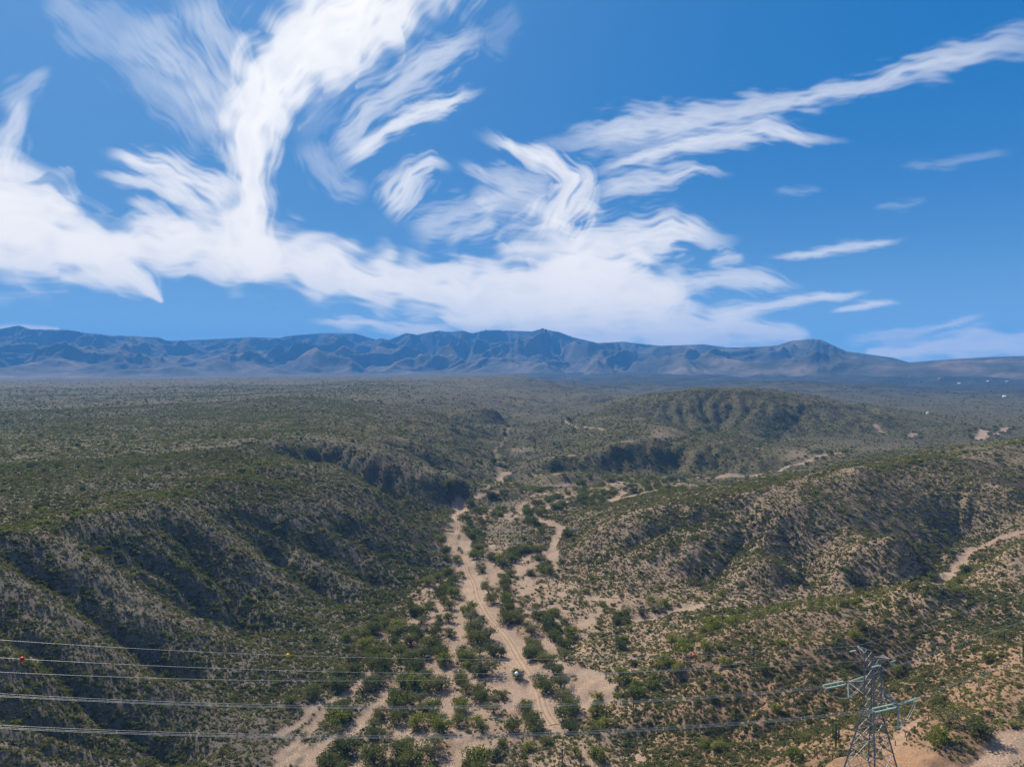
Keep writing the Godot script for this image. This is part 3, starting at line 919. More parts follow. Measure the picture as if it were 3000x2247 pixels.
func build_mountains() -> void:
	var n := noise("ridge", FastNoiseLite.TYPE_SIMPLEX_SMOOTH, 41)
	var f := noise("rough", FastNoiseLite.TYPE_SIMPLEX_SMOOTH, 43, 4)
	var cols := 1100
	var rows := 280
	var pts := PackedVector3Array()
	var col := PackedColorArray()
	pts.resize(cols * rows)
	col.resize(cols * rows)
	for i in cols:
		var az := lerpf(-0.86, 0.86, i / (cols - 1.0))
		var crest := skyline_at(az * 1000.0) * 0.001
		# the range stands nearer towards the right
		var foot := lerpf(5600.0, 4500.0, smoothstep(-0.2, 0.55, az))
		var back := lerpf(9600.0, 6800.0, smoothstep(-0.3, 0.6, az))
		var top := 0.0
		var hs := PackedFloat32Array()
		for j in rows:
			var t := j / (rows - 1.0)
			var d := lerpf(foot, back * 1.12, t)
			var r := d
			var x := r * sin(az)
			var z := -r * cos(az)
			var wx := n.get_noise_2d(x * 0.0009, z * 0.0009) * 420.0
			var wz := n.get_noise_2d(x * 0.0009 + 50.0, z * 0.0009) * 420.0
			var rise := clampf(t / 0.86, 0.0, 1.0)
			var climb := pow(rise, 1.35)
			if t > 0.88:
				climb -= (t - 0.88) * 2.0
			var r1 := 1.0 - 2.0 * absf(n.get_noise_2d((x + wx) * 0.00105, (z + wz) * 0.00042))
			var r2 := 1.0 - 2.0 * absf(n.get_noise_2d((x + wx) * 0.0026 + 9.0, (z + wz) * 0.0011))
			var r3 := 1.0 - 2.0 * absf(n.get_noise_2d((x + wx * 0.6) * 0.0064 + 19.0, (z + wz) * 0.0030))
			var r4 := 1.0 - 2.0 * absf(n.get_noise_2d((x + wx * 0.3) * 0.015 + 31.0, (z + wz * 0.3) * 0.008))
			var lift := sin(PI * clampf(t, 0.0, 1.0))
			var low := smoothstep(0.0, 0.16, t)
			var h := climb * 0.86 + low * (0.10 + 0.9 * lift) * (0.40 * (r1 - 0.35) + 0.23 * (r2 - 0.3) * (0.5 + 0.5 * r1) + 0.06 * (r3 - 0.3) + 0.016 * (r4 - 0.3)) + low * 0.02 * f.get_noise_2d(x * 0.008, z * 0.008)
			hs.append(h)
			top = maxf(top, h / d)
		var k := crest / top
		for j in rows:
			var t := j / (rows - 1.0)
			var d := lerpf(foot, back * 1.12, t)
			var x := d * sin(az)
			var z := -d * cos(az)
			var base := lerpf(20.0, 115.0, smoothstep(0.0, 0.25, t))
			# heights are above the camera's level where the ridge is seen against the sky
			var y := base + hs[j] * k
			if t < 0.02:
				y -= 60.0
			pts[j * cols + i] = Vector3(x, y, z)
			var v := f.get_noise_2d(x * 0.0022, z * 0.0022)
			var w := f.get_noise_2d(x * 0.012 + 7.0, z * 0.012)
			var woods := Vector3(0.060, 0.066, 0.040)
			var rock := Vector3(0.30, 0.23, 0.18)
			var scrub := Vector3(0.10, 0.100, 0.062)
			var c := scrub.lerp(rock, clampf(0.25 + 1.0 * v + 0.7 * w - 0.3 * smoothstep(0.35, 0.8, t), 0.0, 0.9))
			c = c.lerp(woods, clampf(0.30 + 0.9 * smoothstep(0.3, 0.85, t) * smoothstep(0.35, -0.2, az) + 0.8 * w - 0.5 * v, 0.0, 0.9))
			col[j * cols + i] = Color(c.x, c.y, c.z)
	var nor := PackedVector3Array()
	nor.resize(cols * rows)
	var idx := PackedInt32Array()
	for j in rows:
		for i in cols:
			var l := pts[j * cols + maxi(i - 1, 0)]
			var rr := pts[j * cols + mini(i + 1, cols - 1)]
			var d := pts[maxi(j - 1, 0) * cols + i]
			var u := pts[mini(j + 1, rows - 1) * cols + i]
			nor[j * cols + i] = (rr - l).cross(u - d).normalized()
			if i < cols - 1 and j < rows - 1:
				var at := j * cols + i
				for q in [at, at + cols, at + 1, at + 1, at + cols, at + cols + 1]:
					idx.append(q)
	var arr := []
	arr.resize(Mesh.ARRAY_MAX)
	arr[Mesh.ARRAY_VERTEX] = pts
	arr[Mesh.ARRAY_NORMAL] = nor
	arr[Mesh.ARRAY_COLOR] = col
	arr[Mesh.ARRAY_INDEX] = idx
	var m := ArrayMesh.new()
	m.add_surface_from_arrays(Mesh.PRIMITIVE_TRIANGLES, arr)
	var o := part("mountain_range", m, ground_material(0.004, 0.4), self)
	tag(o, "", "", "", "structure")
	say("mountains")


# ---------------------------------------------------------------- plants

func leaf(st: SurfaceTool, at: Vector3, size: float, c: Color) -> void:
	# one small tuft: two crossed three-cornered faces
	for k in 2:
		var a := Vector3(rng.randfn(), rng.randfn() * 0.7, rng.randfn()).normalized() * size
		var b := a.cross(Vector3(rng.randfn(), rng.randfn(), rng.randfn())).normalized() * size * rng.randf_range(0.5, 0.9)
		st.set_color(c)
		st.add_vertex(at + a)
		st.set_color(c)
		st.add_vertex(at - a * 0.6 + b)
		st.set_color(c)
		st.add_vertex(at - a * 0.6 - b)


func stick(st: SurfaceTool, a: Vector3, b: Vector3, ra: float, rb: float, sides := 5) -> void:
	var d := (b - a).normalized()
	var u := d.cross(Vector3(0.31, 0.2, 0.93)).normalized()
	var v := d.cross(u)
	for k in sides:
		var p := TAU * k / sides
		var q := TAU * (k + 1) / sides
		var e0 := u * cos(p) + v * sin(p)
		var e1 := u * cos(q) + v * sin(q)
		var c := [a + e0 * ra, b + e0 * rb, a + e1 * ra, a + e1 * ra, b + e0 * rb, b + e1 * rb]
		var nn := [e0, e0, e1, e1, e0, e1]
		for i in 6:
			st.set_normal(nn[i])
			st.add_vertex(c[i])


func leaves_material() -> StandardMaterial3D:
	var m := StandardMaterial3D.new()
	m.vertex_color_use_as_albedo = true
	m.roughness = 0.8
	m.metallic_specular = 0.25
	m.cull_mode = BaseMaterial3D.CULL_DISABLED
	m.backlight_enabled = true
	m.backlight = Color(0.72, 0.78, 0.42)
	return m


func bush_mesh(tufts: int, size: float, squat: float, clumps: int) -> ArrayMesh:
	# unit bush: radius about 1, sitting on y 0
	var st := SurfaceTool.new()
	st.begin(Mesh.PRIMITIVE_TRIANGLES)
	var mid := []
	for k in clumps:
		var p := Vector3(rng.randfn(), 0, rng.randfn()) * 0.38
		mid.append([p + Vector3(0, rng.randf_range(0.35, 0.75) * squat, 0), rng.randf_range(0.38, 0.62)])
	for k in tufts:
		var c: Array = mid[rng.randi() % clumps]
		var d: Vector3 = Vector3(rng.randfn(), rng.randfn(), rng.randfn()).normalized() * pow(rng.randf(), 0.5) * c[1]
		d.y *= squat
		var p: Vector3 = c[0] + d
		p.y = maxf(p.y, 0.03)
		var t := rng.randf_range(0.75, 1.25)
		leaf(st, p, size * rng.randf_range(0.7, 1.3), Color(t, t, t * 0.95))
	st.generate_normals()
	return st.commit()


func tree_parts(kind: int) -> Array:
	# unit tree: crown radius about 1; returns [trunk mesh, crown mesh]
	var wood := SurfaceTool.new()
	wood.begin(Mesh.PRIMITIVE_TRIANGLES)
	var st := SurfaceTool.new()
	st.begin(Mesh.PRIMITIVE_TRIANGLES)
	var limbs := rng.randi_range(4, 6)
	var fork := Vector3(rng.randf_range(-0.06, 0.06), rng.randf_range(0.16, 0.28), rng.randf_range(-0.06, 0.06))
	stick(wood, Vector3(0, -0.12, 0), fork, 0.085, 0.065, 6)
	var lobes := []
	for k in limbs:
		var yaw := TAU * (k + rng.randf_range(-0.3, 0.3)) / limbs
		var out := rng.randf_range(0.32, 0.62)
		var tip := Vector3(cos(yaw) * out, rng.randf_range(0.55, 0.95), sin(yaw) * out)
		var knee := fork.lerp(tip, 0.5) + Vector3(rng.randfn(), 0.4, rng.randfn()) * 0.06
		stick(wood, fork, knee, 0.055, 0.038)
		stick(wood, knee, tip, 0.038, 0.018, 4)
		lobes.append([tip, rng.randf_range(0.30, 0.46)])
		for q in 2:
			var side := knee.lerp(tip, 0.5) + Vector3(rng.randfn(), 0.25, rng.randfn()) * 0.26
			stick(wood, knee, side, 0.026, 0.012, 4)
			lobes.append([side, rng.randf_range(0.22, 0.36)])
			for w in 2:
				stick(wood, side, side + Vector3(rng.randfn(), 0.5, rng.randfn()) * 0.15, 0.012, 0.006, 3)
	lobes.append([fork + Vector3(rng.randfn() * 0.1, 0.62, rng.randfn() * 0.1), 0.42])
	if kind < 3:
		for k in 7:
			var yaw := TAU * (k + rng.randf_range(-0.35, 0.35)) / 7.0
			var out := rng.randf_range(0.42, 0.68)
			lobes.append([Vector3(cos(yaw) * out, rng.randf_range(0.24, 0.42), sin(yaw) * out), rng.randf_range(0.22, 0.34)])
	var tufts: int = [980, 1040, 980, 480, 40][kind]
	for k in tufts:
		var c: Array = lobes[rng.randi() % lobes.size()]
		var d: Vector3 = Vector3(rng.randfn(), rng.randfn() * 0.75, rng.randfn()).normalized() * pow(rng.randf(), 0.45) * c[1] * 1.12
		var p: Vector3 = c[0] + d
		p.y = maxf(p.y, 0.10)
		var t := rng.randf_range(0.7, 1.3)
		leaf(st, p, rng.randf_range(0.042, 0.072), Color(t, t, t * 0.95))
	st.generate_normals()
	return [wood.commit(), st.commit()]


func in_frame(p: Vector3, margin := 0.0) -> bool:
	if p.z > -20.0:
		return false
	var u := p.x / -p.z
	var v := (p.y - EYE) / -p.z
	return absf(u) < 0.70 + margin and v > -0.56 - margin


class Swarm:
	var rows := PackedFloat32Array()
	func put(at: Vector3, yaw: float, s: Vector3, c: Vector3) -> void:
		var cs := cos(yaw)
		var sn := sin(yaw)
		rows.append_array(PackedFloat32Array([cs * s.x, 0.0, sn * s.z, at.x, 0.0, s.y, 0.0, at.y, -sn * s.x, 0.0, cs * s.z, at.z, c.x, c.y, c.z, 1.0]))


func spread(called: String, label: String, category: String, m: Mesh, mat: Material, s: Swarm) -> void:
	if s.rows.is_empty():
		return
	var mm := MultiMesh.new()
	mm.transform_format = MultiMesh.TRANSFORM_3D
	mm.use_colors = true
	mm.mesh = m
	mm.instance_count = s.rows.size() / 16
	mm.buffer = s.rows
	var o := MultiMeshInstance3D.new()
	o.name = numbered(called)
	o.multimesh = mm
	o.material_override = mat
	tag(o, label, category, "", "stuff")
	add_child(o)


const LEAF := [Vector3(0.180, 0.185, 0.068), Vector3(0.130, 0.146, 0.062), Vector3(0.225, 0.240, 0.055), Vector3(0.200, 0.190, 0.115), Vector3(0.15, 0.13, 0.09)]
const BUSH := [Vector3(0.215, 0.205, 0.090), Vector3(0.145, 0.150, 0.072), Vector3(0.300, 0.268, 0.185), Vector3(0.225, 0.222, 0.078), Vector3(0.205, 0.165, 0.118), Vector3(0.36, 0.35, 0.21)]


func where(x: float, z: float) -> String:
	# the named stretch of land that a spot lies on
	var r := sqrt(x * x + z * z)
	var az := atan2(x, -z)
	if az > 0.36 and r < 215.0: return "tower"
	if az > 0.10 and r < 300.0: return "red_ridge"
	if az > 0.10: return "right_hills"
	if az < -0.21 - smoothstep(300.0, 600.0, r) * -0.08: return "left_slope"
	if x < -22.0 + (r - 250.0) * -0.06: return "left_flat"
	return "right_flat"


func spot_words(p: Vector3) -> String:
	# where a plant stands, in words that narrow it down
	var d := -p.z
	var u := p.x / d
	var v := (EYE - p.y) / d
	var out := "right of the track"
	match where(p.x, p.z):
		"tower": out = "by the tower" if u < 0.58 else "right of the tower"
		"red_ridge": out = "on the reddish ridge nose" if u < 0.2 else "on the reddish ridge middle" if u < 0.36 else "on the reddish ridge shoulder"
		"right_hills": out = "on the brown hills"
		"left_slope": out = "on the left slope" if u > -0.45 else "at the left edge"
		"left_flat": out = "left of the track" if u > -0.16 else "at the left slope foot"
	if u < 0.45:
		out += " below lowest wires" if v > 0.507 else " between conductor bundles" if v > 0.469 else " behind upper wires" if v > 0.40 else ""
	if sheet_at(bank, p.x, p.z) > 0.6:
		out += " beside bare sand"
	elif sheet_at(moist, p.x, p.z) > 0.4:
		out += " in a gully"
	return out


func plant_trees() -> void:
	rng.seed = 101
	var mat := leaves_material()
	var bark := matte(lin(0.075, 0.058, 0.045))
	var variants := []
	for k in 5:
		var v := []
		for q in 3:
			v.append(tree_parts(k))
		variants.append(v)
	var mats := []
	for k in 5:
		var three := []
		for q in 3:
			var m: StandardMaterial3D = mat.duplicate()
			var t: Vector3 = LEAF[k] * (0.85 + 0.17 * q)
			m.albedo_color = lin(t.x * (1.0 + 0.06 * (q - 1)), t.y, t.z)
			three.append(m)
		mats.append(three)
	var spots := []
	for t in tree_spots:
		spots.append([t[0], t[1], t[2] * 1.15, t[3]])
	var taken := {}
	for s in spots:
		taken[Vector2i(floori(s[0] / 3.2), floori(s[1] / 3.2))] = true
	var n: FastNoiseLite = noises.soil
	for k in 60000:
		var r := sqrt(lerpf(150.0 ** 2, 760.0 ** 2, rng.randf())) if k < 34000 else sqrt(lerpf(700.0 ** 2, 1700.0 ** 2, rng.randf()))
		var az := rng.randf_range(-0.74, 0.74)
		var x := r * sin(az)
		var z := -r * cos(az)
		var b := sheet_at(bank, x, z)
		var flat := 1.0 - smoothstep(0.05, 0.16, sheet_at(steep, x, z))
		var chance := b * 0.95 * flat + flat * (0.12 if absf(az) < 0.16 else 0.05) * smoothstep(-0.2, 0.4, n.get_noise_2d(x * 0.02, z * 0.02)) + 0.012
		if az > 0.1 and r < 330.0:
			chance += 0.04
		if sheet_at(bare, x, z) > 0.25 or rng.randf() > chance:
			continue
		var cell := Vector2i(floori(x / 3.2), floori(z / 3.2))
		if taken.has(cell):
			continue
		var free := true
		for dx in 3:
			for dz in 3:
				free = free and not taken.has(cell + Vector2i(dx - 1, dz - 1))
		if not free and rng.randf() > 0.3:
			continue
		taken[cell] = true
		var kind := 0
		var f := rng.randf()
		if az > 0.1 and b < 0.3:
			kind = 2 if f < 0.7 else 0
		else:
			kind = 0 if f < 0.34 else 1 if f < 0.62 else 2 if f < 0.74 else 3 if f < 0.97 else 4
		var size := rng.randf_range(1.4, 3.6) * lerpf(0.75, 1.25, b)
		spots.append([x, z, size, kind])
	for s in spots:
		s.append(s[2] / Vector2(s[0], s[1]).length() if in_frame(on_ground(s[0], s[1])) else 0.0)
	spots.sort_custom(func(p: Array, q: Array) -> bool: return p[4] > q[4])
	var swarms := {}
	var names := ["mesquite_tree", "mesquite_tree", "palo_verde_tree", "mesquite_tree", "bare_tree"]
	var looks := ["olive green mesquite tree", "dark green mesquite tree", "bright palo verde tree", "thin grey mesquite tree", "leafless grey mesquite tree"]
	for k in spots.size():
		var s: Array = spots[k]
		var kind: int = s[3]
		var v := rng.randi() % 3
		var tone := rng.randi() % 3
		var at := on_ground(s[0], s[1]) - Vector3(0, 0.05, 0)
		var yaw := rng.randf() * TAU
		var tall := rng.randf_range(0.85, 1.15)
		if k < 300 and s[4] > 0.0:
			var zone := spot_words(at)
			var size_word := "broad" if s[2] > 3.2 else "small" if s[2] < 2.0 else "rounded"
			var o := thing(names[kind], at, "%s %s %s" % [size_word, looks[kind], zone], "tree", "%s %ss %s" % [size_word, looks[kind], zone], yaw)
			o.scale = Vector3(s[2], s[2] * tall, s[2])
			part("trunk", variants[kind][v][0], bark, o)
			part("crown", variants[kind][v][1], mats[kind][tone], o)
		else:
			var key := kind * 3 + v
			if not swarms.has(key): swarms[key] = Swarm.new()
			var c: Vector3 = LEAF[kind] * rng.randf_range(0.75, 1.3)
			c.x *= rng.randf_range(0.92, 1.1)
			swarms[key].put(at, yaw, Vector3(s[2], s[2] * tall, s[2]), c)
	for key in swarms:
		spread("distant_tree", "more small desert trees scattered along the washes and flats", "trees", variants[key / 3][key % 3][1], mat, swarms[key])
	say("%d trees" % spots.size())


func plant_bushes() -> void:
	rng.seed = 202
	var mat := leaves_material()
	var near := []
	for k in 5:
		near.append(bush_mesh(46, 0.22, 0.7, 3 + k % 3))
	var far := []
	for k in 3:
		far.append(bush_mesh(20, 0.34, 0.66, 3))
	var swarms := []
	for k in 8:
		swarms.append(Swarm.new())
	var n: FastNoiseLite = noises.soil
	var picks := []
	var tiers := [[115.0, 300.0, 125000], [300.0, 600.0, 330000], [600.0, 1300.0, 380000], [1300.0, 2400.0, 190000], [2400.0, 4600.0, 80000]]
	for t in 5:
		var lo: float = tiers[t][0]
		var hi: float = tiers[t][1]
		for k in int(tiers[t][2]):
			var r := sqrt(lerpf(lo * lo, hi * hi, rng.randf()))
			var az := rng.randf_range(-0.76, 0.76)
			var x := r * sin(az)
			var z := -r * cos(az)
			if sheet_at(bare, x, z) > 0.3:
				continue
			var st := sheet_at(steep, x, z)
			var hill := smoothstep(0.06, 0.16, st)
			var lump := n.get_noise_2d(x * 0.03, z * 0.03) * 0.5 + n.get_noise_2d(x * 0.012 + 3.0, z * 0.012)
			var left := smoothstep(-0.10, -0.2, az)
			var dense := lerpf(0.30, 0.80, maxf(hill * 0.8, left)) + 0.22 * lump
			var green := sheet_at(lush, x, z)
			var wet := sheet_at(moist, x, z)
			dense = maxf(dense, maxf(green * 0.95, wet * 0.85))
			if r < 215.0 and az > 0.36:
				dense *= 0.75
			if rng.randf() > dense:
				continue
			var f := rng.randf()
			var kind := 0
			if left > 0.5:
				kind = 2 if f < 0.50 else 1 if f < 0.64 else 0 if f < 0.82 else 4 if f < 0.96 else 3
			elif az > 0.08:
				kind = 0 if f < 0.30 else 1 if f < 0.42 else 3 if f < 0.54 else 2 if f < 0.86 else 5 if f < 0.93 and r < 330.0 else 4
			else:
				kind = 0 if f < 0.28 else 1 if f < 0.42 else 2 if f < 0.76 else 3 if f < 0.80 else 4
			if r > 2500.0 and az > 0.0:
				kind = 1
			if green > rng.randf() and f > 0.25:
				kind = 3 if f > 0.5 else 0
			elif wet > rng.randf():
				kind = 1 if f < 0.6 else 0
			if lump > 0.35 and kind == 2:
				kind = 0
			var size := rng.randf_range(0.32, 0.72) + (0.8 * rng.randf() if rng.randf() < 0.2 else 0.0) + (1.1 if t > 0 and rng.randf() < 0.025 else 0.0)
			if kind == 1 or kind == 3: size *= 1.3
			if kind == 2: size *= 0.85
			size *= [0.74, 0.78, 1.08, 1.45, 1.9][t]
			var c: Vector3 = BUSH[kind] * rng.randf_range(0.72, 1.3)
			c.x *= rng.randf_range(0.9, 1.12)
			var at := on_ground(x, z) - Vector3(0, 0.04, 0)
			var s := Vector3(size * rng.randf_range(0.85, 1.2), size * rng.randf_range(0.8, 1.25), size * rng.randf_range(0.85, 1.2))
			if t == 0 and in_frame(at):
				picks.append([size / r, at, s, c, kind, k])
			elif t < 2:
				swarms[k % 5].put(at, rng.randf() * TAU, s, c)
			else:
				swarms[5 + k % 3].put(at, rng.randf() * TAU, s, c)
	picks.sort_custom(func(p: Array, q: Array) -> bool: return p[0] > q[0])
	var looks := ["olive green creosote bush", "dark green bushy shrub", "low grey-brown shrub", "yellow-green leafy shrub", "dry brown shrub", "pale straw-coloured cholla clump"]
	var names := ["creosote_bush", "green_shrub", "grey_shrub", "leafy_shrub", "dry_shrub", "cholla_clump"]
	var own := []
	for k in 6:
		var m: StandardMaterial3D = mat.duplicate()
		m.albedo_color = lin(BUSH[k].x, BUSH[k].y, BUSH[k].z)
		own.append(m)
	for k in picks.size():
		var p: Array = picks[k]
		if k < 300:
			var zone := spot_words(p[1])
			var kind: int = p[4]
			var o := part(numbered(names[kind]), near[p[5] % 5], own[kind], self)
			o.position = p[1]
			o.rotation.y = rng.randf() * TAU
			o.scale = p[2]
			tag(o, "%s %s" % [looks[kind], zone], "shrub", "%ss %s" % [looks[kind], zone])
		else:
			swarms[p[5] % 5].put(p[1], rng.randf() * TAU, p[2], p[3])
	var total := 0
	for k in 8:
		total += swarms[k].rows.size() / 16
		spread("scrub", "low desert scrub covering the slopes and flats", "scrub", near[k] if k < 5 else far[k - 5], mat, swarms[k])
	say("%d bushes" % total)


func saguaro_mesh(h: float, arms: Array) -> Array:
	# [stem, each arm]: ribbed columns with round tops
	var out := []
	var r := clampf(h * 0.055, 0.10, 0.24)
	out.append(cactus_column([Vector3(0, -0.1, 0), Vector3(0, h * 0.35, 0), Vector3(0, h * 0.75, 0), Vector3(0, h, 0)], r))
	for a in arms:
		var side := Vector3(cos(a[0]), 0, sin(a[0]))
		var y: float = a[1] * h
		var up: float = a[2] * h
		var o: float = r * 3.0
		out.append(cactus_column([Vector3(0, y, 0), side * o * 0.7 + Vector3(0, y + 0.02 * h, 0), side * o + Vector3(0, y + 0.08 * h, 0), side * o + Vector3(0, y + up, 0)], r * 0.75))
	return out


func cactus_column(path: Array, r: float) -> ArrayMesh:
	var st := SurfaceTool.new()
	st.begin(Mesh.PRIMITIVE_TRIANGLES)
	st.set_smooth_group(-1)
	var rings := []
	var last: Vector3 = path[-1]
	var prev: Vector3 = path[-2]
	var dir := (last - prev).normalized()
	for k in path.size():
		rings.append([path[k], r * (0.88 if k == 0 else 1.0)])
	rings[-1][0] = last - dir * r
	rings.append([last - dir * r * 0.35, r * 0.75])
	rings.append([last, r * 0.15])
	var ribs := 12
	for k in rings.size() - 1:
		var a: Vector3 = rings[k][0]
		var b: Vector3 = rings[k + 1][0]
		var d := (b - a).normalized()
		var u := Vector3(0, 0, 1).cross(d).normalized() if absf(d.z) < 0.9 else Vector3(1, 0, 0)
		var v := d.cross(u)
		for q in ribs * 2:
			var p0 := TAU * q / (ribs * 2)
			var p1 := TAU * (q + 1) / (ribs * 2)
			var s0 := 1.0 if q % 2 == 0 else 0.84
			var s1 := 0.84 if q % 2 == 0 else 1.0
			var e0 := (u * cos(p0) + v * sin(p0)) * s0
			var e1 := (u * cos(p1) + v * sin(p1)) * s1
			var ra: float = rings[k][1]
			var rb: float = rings[k + 1][1]
			for w in [a + e0 * ra, b + e0 * rb, a + e1 * ra, a + e1 * ra, b + e0 * rb, b + e1 * rb]:
				st.add_vertex(w)
	st.generate_normals()
	return st.commit()


func plant_saguaros() -> void:
	rng.seed = 303
	var mat := matte(lin(0.095, 0.115, 0.050))
	var words := ["tall many-armed saguaro cactus standing left of the lattice tower", "slim saguaro on the reddish ridge crest above the dark gully", "two-armed saguaro in the dark gully behind the tower top", "short saguaro in the gully scrub right of the tower top", "straight saguaro on the gravel slope high at the right edge", "tall dark saguaro cut by the right edge of the view", "saguaro at the bottom edge left of the tower foot", "armed saguaro beside bright shrubs on the reddish ridge", "slender saguaro left of the red marker ball", "straight saguaro on bare red soil right of the red marker ball", "stubby saguaro below the red marker ball", "lone saguaro on the bare reddish nose of the ridge", "tall saguaro at the bottom edge right of the wash", "pair-like saguaro at the bottom edge on the reddish slope", "large armed saguaro at the mouth of the side arroyo", "slim saguaro on the ridge above the side arroyo", "saguaro beside the arroyo mouth under the brown hills", "saguaro near the toe of the brown hills beside the flat", "saguaro on the first lit spur of the brown hills", "small saguaro on the second spur of the brown hills", "saguaro high on the face of the brown hills", "saguaro among green shrubs on the brown hills", "small saguaro on the flat by the little sand track", "another small saguaro just left of the little sand track", "small saguaro just right of the little sand track", "saguaro on the far sandy valley strip", "saguaro beside dark shrubs at the toe of the hills", "small saguaro far left on the flat"]
	for k in saguaro_spots.size():
		var s: Array = saguaro_spots[k]
		var h: float = maxf(s[2] * 1.12, 1.8)
		var arms := []
		if k in [0]:
			arms = [[PI, 0.40, 0.42], [0.0, 0.36, 0.42], [PI * 0.75, 0.45, 0.30], [1.2, 0.42, 0.25]]
		elif h > 2.6 and k % 3 != 2:
			arms = [[rng.randf() * TAU, rng.randf_range(0.35, 0.5), rng.randf_range(0.25, 0.4)], [rng.randf() * TAU, rng.randf_range(0.35, 0.55), rng.randf_range(0.2, 0.35)]]
		var o := thing("saguaro_cactus", on_ground(s[0], s[1]), words[k], "cactus", "saguaro cacti on the desert slopes")
		var m := saguaro_mesh(h, arms)
		for q in m.size():
			part("stem" if q == 0 else "arm", m[q], mat, o)
	# the stand of little columns on the far hill beside the canyon mouth
	var st := saguaro_mesh(4.2, [])
	for k in 70:
		var r := rng.randf_range(820.0, 1250.0)
		var az := rng.randf_range(0.005, 0.10)
		var p := on_ground(r * sin(az), -r * cos(az))
		if sheet_at(bare, p.x, p.z) > 0.3 or sheet_at(steep, p.x, p.z) < 0.05:
			continue
		var o := part(numbered("hillside_saguaro"), st[0], mat, self)
		o.position = p
		o.scale = Vector3.ONE * rng.randf_range(0.8, 1.4)
		tag(o, "tiny saguaro in the stand on the hill flank right of the canyon", "cactus", "far saguaros on the hill flank right of the canyon")
	say("saguaros")


# ---------------------------------------------------------------- power line

func angle_iron() -> ArrayMesh:
	# an L-shaped bar one metre long along y, one metre wide flanges, scaled where it is used
	var st := SurfaceTool.new()
	st.begin(Mesh.PRIMITIVE_TRIANGLES)
	var shape := [Vector2(0, 0), Vector2(1, 0), Vector2(1, 0.16), Vector2(0.16, 0.16), Vector2(0.16, 1), Vector2(0, 1)]
	for k in 6:
		var a: Vector2 = shape[k] - Vector2(0.4, 0.4)
		var b: Vector2 = shape[(k + 1) % 6] - Vector2(0.4, 0.4)
		for w in [Vector3(a.x, 0, a.y), Vector3(a.x, 1, a.y), Vector3(b.x, 0, b.y), Vector3(b.x, 0, b.y), Vector3(a.x, 1, a.y), Vector3(b.x, 1, b.y)]:
			st.add_vertex(w)
	for y in [0.0, 1.0]:
		for w in [0, 1, 2, 0, 2, 3, 0, 3, 4, 0, 4, 5]:
			st.add_vertex(Vector3(shape[w].x - 0.4, y, shape[w].y - 0.4))
	st.generate_normals()
	return st.commit()


func bar(called: String, a: Vector3, b: Vector3, wide: float, m: Mesh, mat: Material, parent: Node) -> MeshInstance3D:
	var o := part(called, m, mat, parent)
	var y := b - a
	var d := y.normalized()
	var x := (Vector3.UP if absf(d.y) < 0.9 else Vector3.RIGHT).cross(d).normalized()
	o.transform = Transform3D(Basis(x * wide, y, x.cross(d) * wide), a)
	return o


func insulator_mesh(length: float) -> ArrayMesh:
	# a string of glass discs along y
	var st := SurfaceTool.new()
	st.begin(Mesh.PRIMITIVE_TRIANGLES)
	st.set_smooth_group(-1)
	var discs := int(length / 0.2)
	var prof := []
	for k in discs:
		var y := 0.1 + k * 0.2
		prof.append_array([Vector2(0.05, y), Vector2(0.19, y + 0.03), Vector2(0.17, y + 0.09), Vector2(0.05, y + 0.12)])
	prof.insert(0, Vector2(0.03, 0.0))
	prof.append(Vector2(0.03, length))
	for k in prof.size() - 1:
		for q in 8:
			var a := TAU * q / 8.0
			var b := TAU * (q + 1) / 8.0
			var c := [Vector3(cos(a) * prof[k].x, prof[k].y, sin(a) * prof[k].x), Vector3(cos(a) * prof[k + 1].x, prof[k + 1].y, sin(a) * prof[k + 1].x), Vector3(cos(b) * prof[k].x, prof[k].y, sin(b) * prof[k].x), Vector3(cos(b) * prof[k + 1].x, prof[k + 1].y, sin(b) * prof[k + 1].x)]
			for w in [0, 1, 2, 2, 1, 3]:
				st.add_vertex(c[w])
	st.generate_normals()
	return st.commit()


func string_between(t: Node, a: Vector3, b: Vector3, mat: Material, twin: float, cap: Material) -> void:
	var n := 2 if twin > 0.0 else 1
	var d := (b - a).normalized()
	var side := d.cross(Vector3.UP).normalized() * twin
	for k in n:
		var off := side * (k - (n - 1) * 0.5) + Vector3(0, (k - (n - 1) * 0.5) * twin * 0.6, 0)
		var o := part("insulator_string", insulator_mesh((b - a).length()), mat, t)
		var x := Vector3.UP.cross(d).normalized() if absf(d.y) < 0.95 else Vector3.RIGHT
		o.transform = Transform3D(Basis(x, d, x.cross(d)), a + off)
	var yoke := BoxMesh.new()
	yoke.size = Vector3(maxf(twin, 0.2) * 1.5, 0.10, 0.10)
	for e in [a, b]:
		var o := part("yoke_plate", yoke, cap, t)
		var x := d.cross(Vector3.UP).normalized() if absf(d.y) < 0.95 else Vector3.RIGHT
		o.transform = Transform3D(Basis(x, d, x.cross(d)), e)


func cable(called: String, st: Array, parent: Node, mat: Material, r: float) -> void:
	var s := SurfaceTool.new()
	s.begin(Mesh.PRIMITIVE_TRIANGLES)
	for k in st.size() - 1:
		stick(s, st[k], st[k + 1], r, r, 5)
	part(called, s.commit(), mat, parent)


